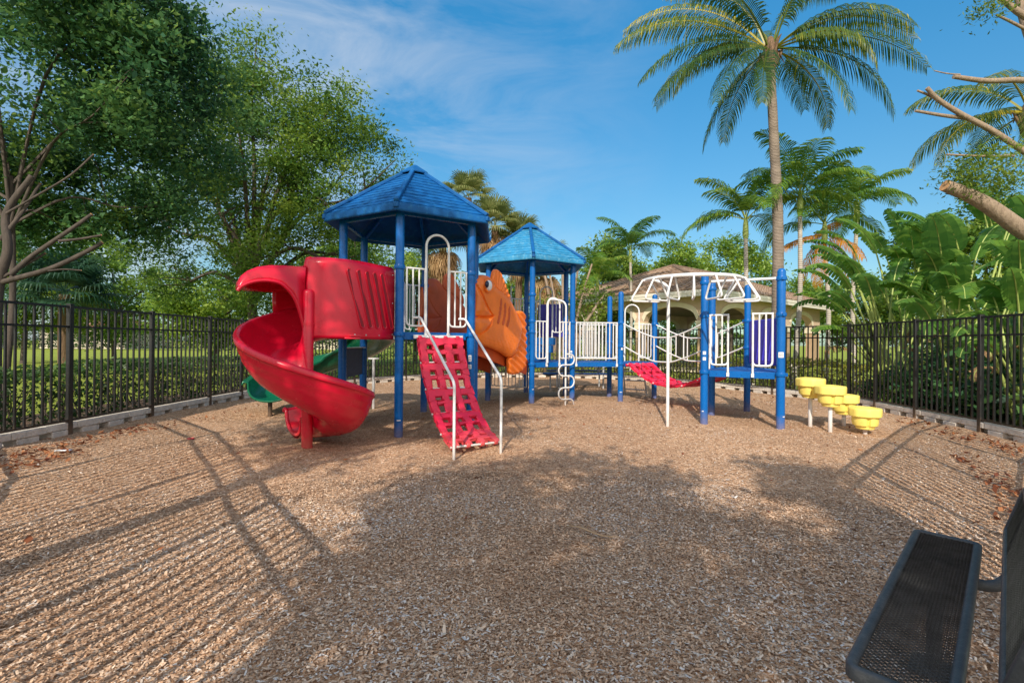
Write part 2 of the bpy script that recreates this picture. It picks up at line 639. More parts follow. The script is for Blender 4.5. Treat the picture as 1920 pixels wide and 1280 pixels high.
mz = mulch_z(vx, vy)
mk = MB()
pad = np.array(offs(RING, .02))
ins = inpoly(vx, vy, pad)
idx = {}
vs = []
fs = []
for i in range(149):
    for j in range(109):
        q = [(i, j), (i, j + 1), (i + 1, j + 1), (i + 1, j)]
        if any(ins[a] for a in q):
            f = []
            for a in q:
                if a not in idx:
                    idx[a] = len(vs)
                    vs.append((vx[a], vy[a], mz[a]))
                f.append(idx[a])
            fs.append(f)
mk.add(vs, fs)
tag(mk.build('mulch_ground', M['mulch'], smooth=180), kind='structure')


# loose chips lying on it
def chips(n):
    r = np.concatenate([rng.uniform(.9, 4.2, int(n * .55)) ** 1, np.exp(rng.uniform(np.log(3.0), np.log(15), n - int(n * .55)))])
    th = R(90) + rng.uniform(-R(58), R(58), n)
    # uniform per area for the near part
    near = int(n * .55)
    r[:near] = np.sqrt(rng.uniform(.8 ** 2, 4.6 ** 2, near))
    x, y = r * np.cos(th), r * np.sin(th)
    ok = inpoly(x, y, np.array(offs(RING, -.05)))
    x, y, r = x[ok], y[ok], r[ok]
    n = len(x)
    k = 1 + np.clip((r - 3) / 16, 0, .7)
    L = rng.gamma(4, .0027, n) * k + .0045
    W = np.clip(L * rng.uniform(.24, .6, n), .0025, .0085 * k)
    big = rng.random(n) < .012
    L[big] *= 1.7
    W[big] *= 1.7
    yaw = rng.uniform(0, 2 * np.pi, n)
    pit, rol = rng.normal(0, .13, n), rng.normal(0, .17, n)
    z = mulch_z(x, y) + rng.uniform(.002, .012, n) + np.abs(np.sin(pit)) * L * .35
    ex = np.stack([np.cos(yaw) * np.cos(pit), np.sin(yaw) * np.cos(pit), np.sin(pit)], 1)
    ey = np.stack([-np.sin(yaw) * np.cos(rol), np.cos(yaw) * np.cos(rol), np.sin(rol)], 1)
    c = np.stack([x, y, z], 1)
    curl = rng.normal(0, .12, n)[:, None] * L[:, None] * np.array([0, 0, 1.])
    a, b = ex * L[:, None] / 2, ey * W[:, None] / 2
    tw = rng.uniform(.6, 1., n)[:, None]
    q1 = np.stack([c - a - b * tw + curl, c - b, c + b, c - a + b * tw + curl], 1)
    q2 = np.stack([c - b, c + a - b * tw + curl, c + a + b * tw + curl, c + b], 1)
    t = np.clip(rng.beta(2.0, 2.1, n) + rng.normal(0, .05, n), 0, .93)
    grey = rng.random(n) < .04 + .10 * np.clip(1 - r / 4, 0, 1)
    t[grey] = rng.uniform(.88, 1, grey.sum())
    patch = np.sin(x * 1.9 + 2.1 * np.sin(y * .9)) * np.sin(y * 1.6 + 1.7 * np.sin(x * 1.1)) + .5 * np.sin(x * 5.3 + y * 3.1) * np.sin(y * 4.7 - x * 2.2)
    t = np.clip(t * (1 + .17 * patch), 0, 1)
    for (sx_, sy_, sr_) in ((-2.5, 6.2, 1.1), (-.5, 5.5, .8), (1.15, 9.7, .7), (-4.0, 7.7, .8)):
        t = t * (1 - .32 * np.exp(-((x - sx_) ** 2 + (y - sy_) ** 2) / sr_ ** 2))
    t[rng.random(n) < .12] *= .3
    return np.concatenate([q1, q2]), np.concatenate([t, t])


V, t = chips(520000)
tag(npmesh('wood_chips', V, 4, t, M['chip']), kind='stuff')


# ------------------------------------------------------------------ fences and retaining blocks
TOP = 1.67


def resample(line, step):
    P = [Vector((*p, 0)) for p in line]
    segs = [(a, b) for a, b in zip(P, P[1:])]
    tot = sum((b - a).length for a, b in segs)
    n = max(1, round(tot / step))
    out = []
    for i in range(n + 1):
        d = tot * i / n
        for a, b in segs:
            L = (b - a).length
            if d <= L + 1e-6:
                out.append(a.lerp(b, min(1, d / L)))
                break
            d -= L
    return out


def fence(line, label, skip_first=False, posts=None):
    pts = posts or resample(line, 1.9)
    t = thing('metal_fence', label, 'fence', pts[0])
    for i, p in enumerate(pts):
        if i == 0 and skip_first:
            continue
        nx = pts[min(i + 1, len(pts) - 1)] - pts[max(i - 1, 0)]
        ang = math.atan2(nx.y, nx.x)
        rot = Matrix.Rotation(ang, 3, 'Z')
        pb = MB().box(p + Vector((0, 0, (TOP + .02 - .02) / 2)), (.056, .056, TOP + .06), rot)
        pb.box(p + Vector((0, 0, TOP + .035)), (.064, .064, .012), rot)
        pb.build('post', M['black_metal'], t, bevel=.003, smooth=30)
    for a, b in zip(pts, pts[1:]):
        d = (b - a).normalized()
        a2, b2 = a + d * .03, b - d * .03
        m = MB()
        for z, h in ((TOP, .03), (TOP - .26, .026), (.18, .026)):
            m.bar(a2 + Vector((0, 0, z)), b2 + Vector((0, 0, z)), .03, h)
        L = (b2 - a2).length
        k = round(L / .112)
        for i in range(1, k):
            q = a2 + d * L * i / k
            m.bar(q + Vector((0, 0, .17)), q + Vector((0, 0, TOP - .004)), .021, .021, up=d)
        m.build('picket_panel', M['black_metal'], t, smooth=0)
    return t


fence(FENCE_L, 'black picket fence along the left side, between the mulch and the dark hedge', posts=[Vector((*p, 0)) for p in FENCE_L])
fence(FENCE_B, 'black picket fence curving across the back behind the play structure', True)
fence(FENCE_R, 'black picket fence on the right in front of the large paddle-leaved plants', True, posts=[Vector((*p, 0)) for p in FENCE_R])
fence(FENCE_F[:3], 'black picket fence behind the bench, casting striped shadows on the right', True)
fence(FENCE_F[5:], 'black picket fence left of the viewpoint, casting striped shadows on the left')


def block_wall(line, label):
    pts = resample(line, .42)
    t = MB()
    c = Vector((cx0, cy0, 0))
    for i, (a, b) in enumerate(zip(pts, pts[1:])):
        d = (b - a).normalized()
        out = Vector((d.y, -d.x, 0))
        if out.dot(a - c) < 0:
            out = -out
        j = random.uniform(-.006, .006)
        o = out * (.085 + j)
        t.bar(a + o + d * .004 + Vector((0, 0, .107 + j * .3)), b + o - d * .004 + Vector((0, 0, .107 + j * .3)), .20, .084)
        o2 = out * (.083 - j)
        t.bar(a + o2 + d * .07 + Vector((0, 0, .02)), b + o2 - d * .09 + Vector((0, 0, .02)), .19, .084)
    o = t.build('block_wall', M['block'], None, org=pts[0], bevel=.01, smooth=30)
    tag(o, label, 'low wall')


block_wall(FENCE_L, 'low pale stone block edging under the left fence')
block_wall(FENCE_B, 'low tan stone block edging curving under the back fence')
block_wall(FENCE_R, 'low grey stone block edging under the right fence beside the yellow steps')

# ------------------------------------------------------------------ leaves, trees, hedges


def leaf_quads(c, size, asp=.45, up=.4, jit=.35, fold=.0):
    """rhombic leaves at centres c (n,3)"""
    n = len(c)
    nrm = rng.normal(0, 1, (n, 3))
    nrm[:, 2] = np.abs(nrm[:, 2]) + up
    nrm /= np.linalg.norm(nrm, axis=1)[:, None]
    d = rng.normal(0, 1, (n, 3))
    d[:, 2] -= .35
    d -= nrm * (d * nrm).sum(1)[:, None]
    d /= np.linalg.norm(d, axis=1)[:, None] + 1e-9
    s = np.cross(nrm, d)
    L = size * np.exp(np.clip(rng.normal(0, jit, n), -.7, .5))[:, None]
    W = L * asp
    mid = c + d * L * .05
    return np.stack([c - d * L * .5, mid - s * W * .5 - nrm * L * .06, c + d * L * .5, mid + s * W * .5 - nrm * L * .06], 1)


def cloud(name, centres, radii, per, size, mat, parent=None, org=None, asp=.45, up=.4, light=.0, shell=.0, zref=None, flat=.7, clumpvar=.21):
    """leaf clumps: 'per' leaves scattered round every centre"""
    centres = np.asarray(centres, float)
    radii = np.broadcast_to(np.asarray(radii, float), (len(centres),))
    k = len(centres)
    g = rng.normal(0, 1, (k, per, 3)) * .5
    g[:, :, 2] *= flat
    c = centres[:, None, :] + g * radii[:, None, None]
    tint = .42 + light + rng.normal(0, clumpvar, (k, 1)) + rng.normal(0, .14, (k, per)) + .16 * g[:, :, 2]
    c = c.reshape(-1, 3)
    return npmesh(name, leaf_quads(c, size, asp, up), 4, np.clip(tint.reshape(-1), 0, 1), mat, parent, org)


def ell_points(e, n, hollow=.55, low=-1.):
    """n points inside an ellipsoid, mostly in its outer shell"""
    out = []
    while len(out) < n:
        p = rng.normal(0, 1, 3)
        p /= np.linalg.norm(p)
        if p[2] < low:
            continue
        r = rng.uniform(hollow ** 3, 1) ** (1 / 3)
        r *= 1 + .14 * math.sin(p[0] * 5 + e[0]) * math.sin(p[1] * 4 + e[1]) + .10 * math.sin(p[2] * 7)
        out.append((e[0] + p[0] * r * e[3], e[1] + p[1] * r * e[4], e[2] + p[2] * r * e[5]))
    return out


def tree(label, base, fork, crowns, per, leaf, mleaf, mbark, tr=.16, crad=.55, limbs=14, group=None, light=0., top=None, name='tree', asp=.45, bend=.3):
    base = Vector(base)
    t = thing(name, label, 'tree', base, group)
    cl = []
    for e, n in crowns:
        cl += ell_points(e, n)
    cl = np.array(cl)
    ft = Vector(fork)
    m = MB()
    mid = base.lerp(ft, .5) + Vector((random.uniform(-1, 1), random.uniform(-1, 1), 0)) * .06 * (ft - base).length * bend
    m.tube(spline([base - Vector((0, 0, .2)), base.lerp(mid, .3), mid, ft], 5), [tr * 1.35] + [tr * (1.1 - .35 * i / 15) for i in range(15)], 9)
    # limbs to spread clump centres
    pick = [int(rng.integers(len(cl)))]
    dd = np.full(len(cl), 1e9)
    for _ in range(limbs - 1):
        dd = np.minimum(dd, np.linalg.norm(cl - cl[pick[-1]], axis=1))
        pick.append(int(dd.argmax()))
    for q in pick:
        e = Vector(cl[q])
        a = base.lerp(ft, random.uniform(.72, 1.))
        b = a.lerp(e, .35) + Vector((0, 0, .16 * (e - a).length))
        c = a.lerp(e, .7) + Vector((random.uniform(-.2, .2), random.uniform(-.2, .2), random.uniform(.0, .25)))
        pts = spline([a, b, c, e], 4)
        k = len(pts)
        m.tube(pts, [tr * .55 * (1 - .86 * i / (k - 1)) for i in range(k)], 6, caps=False)
        for _ in range(3):
            s = pts[random.randint(k // 3, k - 2)]
            o = Vector(cl[int(np.argmin(np.linalg.norm(cl - np.array(s + Vector((random.uniform(-1, 1), random.uniform(-1, 1), random.uniform(-.4, 1)))), axis=1)))])
            m.tube(spline([s, s.lerp(o, .5) + Vector((0, 0, .1)), o], 3), [tr * .2, tr * .17, tr * .14, tr * .12, tr * .09, tr * .06, tr * .04], 5, caps=False)
    m.build('trunk', mbark, t, smooth=60)
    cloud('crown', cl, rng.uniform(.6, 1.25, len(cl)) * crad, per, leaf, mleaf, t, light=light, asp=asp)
    return t


def hedge(line, w, h, label, mat, dens=900, leaf=.055, light=0., off=.55, jit=.05, gap=None):
    """clipped hedge: leaves over the faces of a bumpy box along the line, with stems inside"""
    pts = resample(line, .5)
    c0 = Vector((cx0, cy0, 0))
    org = pts[0].copy()
    t = thing('hedge', label, 'hedge', org)
    C = []
    L = 0
    st = MB()
    for a, b in zip(pts, pts[1:]):
        d = (b - a)
        l = d.length
        out = Vector((d.y, -d.x, 0)).normalized()
        if out.dot(a - c0) < 0:
            out = -out
        n = int(dens * l)
        s = rng.uniform(0, 1, n)
        sx = rng.uniform(-.5, .5, n)
        z = rng.uniform(.05, 1, n)
        side = rng.random(n)
        sx = np.where(side < .4, -.5 + rng.normal(0, .07, n), np.where(side < .6, .5 + rng.normal(0, .07, n), sx))
        z = np.where(side > .62, 1 + rng.normal(0, .05, n), z)
        hh = h * (1 + .05 * np.sin((L + s * l) * 2.3) + .03 * np.sin((L + s * l) * 6.1))
        ww = w * (1 + .08 * np.sin((L + s * l) * 3.1 + z * 3))
        C.append(np.stack([a.x + d.x * s + out.x * (off + w / 2 + sx * ww), a.y + d.y * s + out.y * (off + w / 2 + sx * ww), z * hh], 1))
        L += l
        for k in range(3):
            q = a + d * random.random() + out * (off + w / 2 + random.uniform(-.15, .15))
            for _ in range(3):
                e = q + Vector((random.uniform(-.25, .25), random.uniform(-.25, .25), h * random.uniform(.6, .9)))
                st.tube([q, q.lerp(e, .5) + Vector((random.uniform(-.05, .05), 0, 0)), e], [.012, .009, .005], 5, caps=False)
    C = np.concatenate(C)
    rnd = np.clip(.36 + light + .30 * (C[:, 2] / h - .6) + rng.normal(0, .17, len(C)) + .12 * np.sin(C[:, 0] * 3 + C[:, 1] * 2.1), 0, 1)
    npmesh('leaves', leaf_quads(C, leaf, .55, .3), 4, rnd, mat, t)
    st.build('stems', M['bark'], t)
    return t


hedge([(-5.82, 4.6), (-5.83, 8.3), (-5.80, 10.3)], .95, .80, 'dark green clipped hedge behind the left fence', M['leaf_hedge'], 1500, .062, .0, off=.42)
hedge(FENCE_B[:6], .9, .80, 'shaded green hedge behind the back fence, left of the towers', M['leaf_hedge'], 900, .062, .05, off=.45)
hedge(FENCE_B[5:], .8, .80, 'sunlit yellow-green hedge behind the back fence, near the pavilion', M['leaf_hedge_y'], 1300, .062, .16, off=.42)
# ------------------------------------------------------------------ the play structure
A0 = R(-88.5)
SIDE = 1.05
T1, T2 = Vector((-1.514, 7.376, 0)), Vector((.3805, 10.864, 0))
ZH, ZL = 1.37, .83      # deck heights


def hv(c, k, r=SIDE, z=0.):
    an = A0 + k * math.pi / 3
    return Vector((c.x + r * math.cos(an), c.y + r * math.sin(an), z))


def U(deg):
    return Vector((math.cos(R(deg)), math.sin(R(deg)), 0))


def Z(z):
    return Vector((0, 0, z))


T1v = [hv(T1, k) for k in range(6)]
T2v = [hv(T2, k) for k in range(6)]
Q2 = T2v[1] + U(1.5) * SIDE
Q1 = T2v[2] + U(1.5) * SIDE
Q3 = (Q1 + Q2) / 2 + U(1.5) * SIDE * .866
P3, P4 = Q2 + U(-58.5) * 2.25, Q3 + U(-58.5) * 2.25
P1 = P3 + U(-118.5) * SIDE
P2 = P1 + U(-28.5) * SIDE
P5 = P3 + U(-28.5) * SIDE

PS = thing('play_structure', 'blue-roofed playground climbing structure with red spiral slide, orange fish and white rails', 'playground', (T1.x, T1.y, 0))
PR = .0575


def post(p, top, bands, dome=True, stickers=()):
    m = MB()
    prof = [(PR, -.15), (PR, top - (.05 if dome else 0))]
    if dome:
        prof += [(PR * math.cos(a), top - .05 + .05 * math.sin(a)) for a in (.35, .7, 1.05, 1.35)] + [(.004, top)]
    m.lathe(p, prof, 20)
    o = m.build('post', M['blue_post'], PS)
    for z in bands:
        b = MB()
        b.lathe(p, [(PR, z - .03), (PR + .012, z - .028), (PR + .016, z - .01), (PR + .016, z + .01), (PR + .012, z + .028), (PR, z + .03)], 20, close=False)
        side = U(random.uniform(0, 360))
        b.box(p + side * (PR + .018) + Z(z), (.03, .03, .045), Matrix.Rotation(math.atan2(side.y, side.x), 3, 'Z'))
        b.build('clamp_band', M['blue_post'], o)
    for ang, z, w, h in stickers:
        n, s = U(ang), U(ang + 90)
        b = MB()
        rows = []
        for i in range(5):
            a = ang + (i - 2) * w / 4 / PR * 57.3
            q = p + U(a) * (PR + .0015)
            rows.append([q + Z(z - h / 2), q + Z(z + h / 2)])
        b.sheet(rows)
        sk = b.build('sticker', M['sticker'], o)
        # faint printed lines of safety text, too small to read
        if h > .05:
            for j in range(3):
                ln = MB()
                zz = z + h * (.25 - .25 * j)
                rr = []
                for i in range(5):
                    a = ang + (i - 2) * w * .72 / 4 / PR * 57.3
                    q = p + U(a) * (PR + .003)
                    rr.append([q + Z(zz - h * .05), q + Z(zz + h * .05)])
                ln.sheet(rr)
                ln.build('print', M['sticker_ink'], o)
    return o


EAVE = 3.0
for k, p in enumerate(T1v):
    st = [(-75, .22, .05, .012)] if k == 0 else []
    if k == 1:
        st = [(-95, 1.02, .045, .09), (-95, .90, .045, .06)]
    post(p, EAVE - .02, [ZH - .02, ZH + .86], False, st)
for k, p in enumerate(T2v):
    st = [(-60, .30, .04, .012)] if k == 0 else ([(-120, .95, .04, .06), (-120, 1.06, .04, .04)] if k == 1 else [])
    post(p, EAVE - .02, [ZL - .02, ZL + .86] + ([ZH + .1, ZH + .86] if k in (3, 0, 2) else []), False, st)
post(Q1, 2.37, [ZL - .02, ZL + .86, ZL + .45])
post(Q2, 2.37, [ZL - .02, ZL + .86, ZL + .36], True, [(-75, ZL + .30, .035, .05), (-90, .2, .05, .012)])
post(Q3, 2.37, [ZL - .02, ZL + .86, ZL + .36])
post(P1, 2.37, [ZL - .02, ZL + .86, 2.21], True, [(-112, ZL + .28, .045, .05), (-112, ZL + .19, .045, .05), (-130, .2, .03, .012)])
post(P2, 2.37, [ZL - .02, ZL + .86, 2.22], True, [(-118, ZL + .27, .07, .08), (-70, .2, .04, .012)])
post(P3, 2.37, [ZL - .02, ZL + .86, ZL + .36, 2.22])
post(P4, 2.37, [ZL - .02, ZL + .86, ZL + .36])
post(P5, 2.37, [ZL - .02, ZL + .86])


def deck(poly, z):
    m = MB()
    c = sum(poly, Vector()) / len(poly)
    inner = [c + (p - c) * .965 for p in poly]
    m.prism([(p.x, p.y) for p in inner], z - .05, z)
    o = m.build('deck', M['blue_deck'], PS, bevel=.006)
    # folded edge skirts with bolt heads, and slots pressed in the top
    e = MB()
    for a, b in zip(poly, poly[1:] + poly[:1]):
        d = (b - a).normalized()
        nrm = Vector((d.y, -d.x, 0))
        a2, b2 = a + d * .07, b - d * .07
        a2, b2 = a2 - nrm * .022 + Z(z - .042), b2 - nrm * .022 + Z(z - .042)
        e.bar(a2, b2, .012, .10)
        for t in (.12, .5, .88):
            q = a2.lerp(b2, t) + nrm * .010
            e.ball(q, .009, 6, 4)
    e.build('edge_skirt', M['blue_post'], o, bevel=.003)
    return o


def rings(poly, n=4):
    return poly


deck(T1v, ZH)
deck(T2v, ZL)
deck([T2v[1], Q2, Q1, T2v[2]], ZL)
deck([Q2, Q3, Q1], ZL)
deck([P3, P1, P2, P5], ZL)
deck([P3, P5, P4], ZL)


def slot_marks(c, r, z):
    pass


def rail(a, b, z0, z1, n, r=.0135, name='guard_rail', mat='white', leg0=False, leg1=False, soft=.07):
    """frame of tube with n upright bars; leg0/leg1: that upright runs on down to the deck edge"""
    m = MB()
    d = (b - a).normalized()
    frame = fillet([a + Z(z1), a + Z(z0), b + Z(z0), b + Z(z1)], soft, 5)
    m.tube(frame, r, 8)
    m.tube([a + Z(z1 - .002) - d * .012, b + Z(z1 - .002) + d * .012], r, 8)
    for i in range(1, n + 1):
        q = a.lerp(b, i / (n + 1))
        m.tube([q + Z(z0), q + Z(z1)], r * .82, 7, caps=False)
    for f, q in ((leg0, a), (leg1, b)):
        if f:
            m.tube([q + Z(z0 + .05), q + Z(z0 - .13)], r * 1.05, 8)
            m.box(q + Z(z0 - .145), (.04, .022, .06), Matrix.Rotation(math.atan2(d.y, d.x), 3, 'Z'))
    return m.build(name, M[mat], PS, smooth=50)


def arch(a, b, z0, z1, r=.017, name='arch_rail'):
    """upside-down U over an entrance"""
    m = MB()
    w = (b - a).length / 2
    mid = (a + b) / 2
    d = (b - a).normalized()
    pts = [a + Z(z0), a + Z(z1 - w)] + [mid - d * w * math.cos(t) + Z(z1 - w + w * math.sin(t)) for t in np.linspace(.15, math.pi - .15, 14)] + [b + Z(z1 - w), b + Z(z0)]
    m.tube(pts, r, 10)
    for q in (a, b):
        m.box(q + Z(z0), (.042, .024, .07), Matrix.Rotation(math.atan2(d.y, d.x), 3, 'Z'))
    return m.build(name, M['white'], PS, smooth=50)


def gate(a, b, zd, t0=.085, t1=.343, bars=2, top=1.34):
    """entrance between two posts: a rail either side of a tall arch"""
    d = b - a
    nrm = Vector((d.y, -d.x, 0)).normalized() * .02
    f = lambda t: a + d * t + nrm
    rail(f(t0), f(t1 - .012), zd + .09, zd + .86, bars)
    rail(f(1 - t1 + .012), f(1 - t0), zd + .09, zd + .86, bars)
    arch(f(t1), f(1 - t1), zd - .04, zd + top)


gate(T1v[0], T1v[1], ZH)
gate(T1v[3], T1v[4], ZH, top=1.0)
gate(T2v[0], T2v[1], ZL, bars=2, top=1.36)
gate(Q3, Q1, ZL, bars=3, top=1.32, t0=.08)
gate(T2v[2], T2v[3], ZH + .04, bars=2, top=1.2)

# long front rail on the square deck, back rail too
d15 = U(1.5)
n_ = U(-88.5) * .02
rail(T2v[1] + d15 * .085 + n_, Q2 - d15 * .085 + n_, ZL + .09, ZL + .86, 10, leg0=True, leg1=True, soft=.03)
rail(T2v[2] + d15 * .085, Q1 - d15 * .085, ZL + .09, ZL + .86, 10, leg0=True, leg1=True, soft=.03)
# rear left railing on the far tower
dd = (T2v[4] - T2v[3]).normalized()
rail(T2v[3] + dd * .09, T2v[3] + dd * .42, ZH + .10, ZH + .95, 3)
mm = MB()
mm.tube([T2v[3] + dd * .45 + Z(ZL), T2v[3] + dd * .45 + Z(ZH + 1.25)], .017, 8)
mm.build('grab_bar', M['white'], PS)
pb = MB()
pb.bar(T2v[3] + dd * .5 + Z(ZH + .30), T2v[4] - dd * .09 + Z(ZH + .30), .035, .9)
pb.build('barrier_panel', M['blue_roof'], PS, bevel=.02)
# half-deck steps in the far tower up to the rear exit
d23 = (T2v[3] - T2v[2]).normalized()
nin = -U(61.5)
for i, (z0_, z1_) in enumerate(((ZL, ZL + .18), (ZL + .18, ZL + .36), (ZL + .36, ZH))):
    s = MB()
    c = (T2v[2] + T2v[3]) / 2 + nin * (.42 - .14 * i)
    s.bar(c - d23 * .30 + Z((z0_ + z1_) / 2 + .004), c + d23 * .30 + Z((z0_ + z1_) / 2 + .004), .14, z1_ - z0_ - .004)
    s.build('step_box', M['blue_roof'], PS, bevel=.012)


def slotted(a, b, z0, z1, mat, n=4, name='slotted_panel', th=.045, slant=.12):
    """moulded panel with raised rim and slanting grooves"""
    m = MB()
    m.bar(a + Z((z0 + z1) / 2), b + Z((z0 + z1) / 2), th, z1 - z0)
    o = m.build(name, M[mat], PS, bevel=.02, bseg=3)
    d = (b - a)
    L = d.length
    d.normalize()
    nn = Vector((d.y, -d.x, 0))
    g = MB()
    for sgn in (1, -1):
        for i in range(n):
            t = (i + .7) / (n + .4)
            q = a + d * L * t + nn * sgn * th * .5
            g.tube([q + d * slant * .5 + Z(z0 + (z1 - z0) * .1), q - d * slant * .5 + Z(z1 - (z1 - z0) * .1)], .018, 8)
    g.build('groove', M[mat], o)
    return o


slotted(P5 + (P4 - P5) * .09, P4 + (P5 - P4) * .09, ZL + .06, ZL + .86, 'purple', 4)
# purple climbing slab beyond the far tower, with slits
c23 = (T2v[2] + T2v[3]) / 2 + U(61.5) * .35
slotted(c23 - d23 * .36, c23 + d23 * .36, ZH + .02, ZH + .84, 'purple', 3, slant=.2)

# rails of the small end deck
dP = (P2 - P1).normalized()
nP = U(-118.5) * .022
rail(P1 + dP * .085 + nP, P1 + dP * .34 + nP, ZL + .10, ZL + .87, 2, r=.0155, leg1=True)
rail(P2 - dP * .37 + nP, P2 - dP * .11 + nP, ZL + .10, ZL + .88, 2, r=.0155, leg0=True)
dL = (P3 - P1).normalized()
nL = U(-208.5 + 0) * .02
rail(P1 + dL * .08, P1 + dL * .40, ZL + .09, ZL + .86, 2, leg1=True)
rail(P3 - dL * .36, P3 - dL * .08, ZL + .09, ZL + .86, 2, leg0=True)


# ---- roofs
def roof(c, mat, mcap):
    rr = 1.309
    zb, zt = EAVE - .085, EAVE + .03
    apex = 3.93
    o = None
    m = MB()
    # underside
    ring = [hv(c, k, rr - .03, zb) for k in range(6)]
    m.add(ring + [c + Z(apex - .10)], [(k, (k + 1) % 6, 6) for k in range(6)])
    # fascia with rolled lip
    prof = [(rr - .03, zb), (rr - .005, zb - .004), (rr + .012, zb + .012), (rr + .012, zb + .06), (rr, zt - .008), (rr - .03, zt)]
    vs = []
    for r_, z_ in prof:
        vs += [hv(c, k, r_, z_) for k in range(6)]
    m.add(vs, [(i * 6 + k, i * 6 + (k + 1) % 6, (i + 1) * 6 + (k + 1) % 6, (i + 1) * 6 + k) for i in range(len(prof) - 1) for k in range(6)])
    o = m.build('roof', M['blue_roof' if mat is None else mat], PS, smooth=25, bevel=.008)
    # shingle courses: every row steps out over the one below, lower edge a little ragged
    s = MB()
    rows = 11
    for k in range(6):
        a, b = hv(c, k, rr - .035, zt), hv(c, k + 1, rr - .035, zt)
        ap = c + Z(apex - .02)
        nrm = (b - a).cross(ap - a).normalized()
        if nrm.z < 0:
            nrm = -nrm
        f0 = .0
        for i in range(rows):
            u0, u1 = i / rows * .86, (i + 1) / rows * .86 + .004
            cols = 15
            lo, hi, lo2 = [], [], []
            for j in range(cols + 1):
                t = j / cols
                rag = random.uniform(-.006, .006) if 0 < j < cols else 0
                p0 = a.lerp(ap, u0 + rag).lerp(b.lerp(ap, u0 + rag), t)
                p1 = a.lerp(ap, u1).lerp(b.lerp(ap, u1), t)
                lo.append(p0 + nrm * .010)
                lo2.append(p0 - nrm * .004)
                hi.append(p1 + nrm * .002)
            s.sheet([lo2, lo, hi])
    s.build('shingles', M['blue_roof' if mat is None else mat], o, smooth=20)
    # ridge ribs and cap
    for k in range(6):
        e = hv(c, k, rr + .006, zt + .006)
        ap = c + Z(apex + .004)
        rb = MB()
        f = e.lerp(ap, .90)
        side = Vector((-(e - c).y, (e - c).x, 0)).normalized()
        up = (ap - e).normalized().cross(side)
        if up.z < 0:
            up = -up
        rb.bar(e, f, .062, .05, up=up)
        rb.bar(e - Z(.02), e - Z(.09), .07, .045, up=(c - e))
        rb.build('ridge_rib', M[mcap], o, bevel=.012)
    cp = MB()
    c1 = [hv(c, k, .235, apex - .135) for k in range(6)]
    c2 = [hv(c, k, .245, apex - .115) for k in range(6)]
    c3 = [hv(c, k, .03, apex + .03) for k in range(6)]
    cp.add(c1 + c2 + c3, [(i * 6 + k, i * 6 + (k + 1) % 6, i * 6 + 6 + (k + 1) % 6, i * 6 + 6 + k) for i in range(2) for k in range(6)] + [tuple(range(12, 18))])
    cp.build('roof_cap', M[mcap], o, bevel=.008, smooth=25)
    # inner brackets from the posts to the roof
    for k in range(6):
        ib = MB()
        ib.bar(hv(c, k, SIDE - .02, EAVE - .06), hv(c, k, .35, 3.52), .05, .06)
        ib.bar(hv(c, k, SIDE * 1.01, EAVE - .055), hv(c, k + 1, SIDE * 1.01, EAVE - .055), .05, .05)
        ib.build('roof_beam', M['blue_post'], o, bevel=.006)
    return o


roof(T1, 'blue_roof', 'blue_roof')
roof(T2, 'blue_roof_sunlit_faded', 'blue_roof')

# ---- net climber (five hinged lattice plates) on the near tower


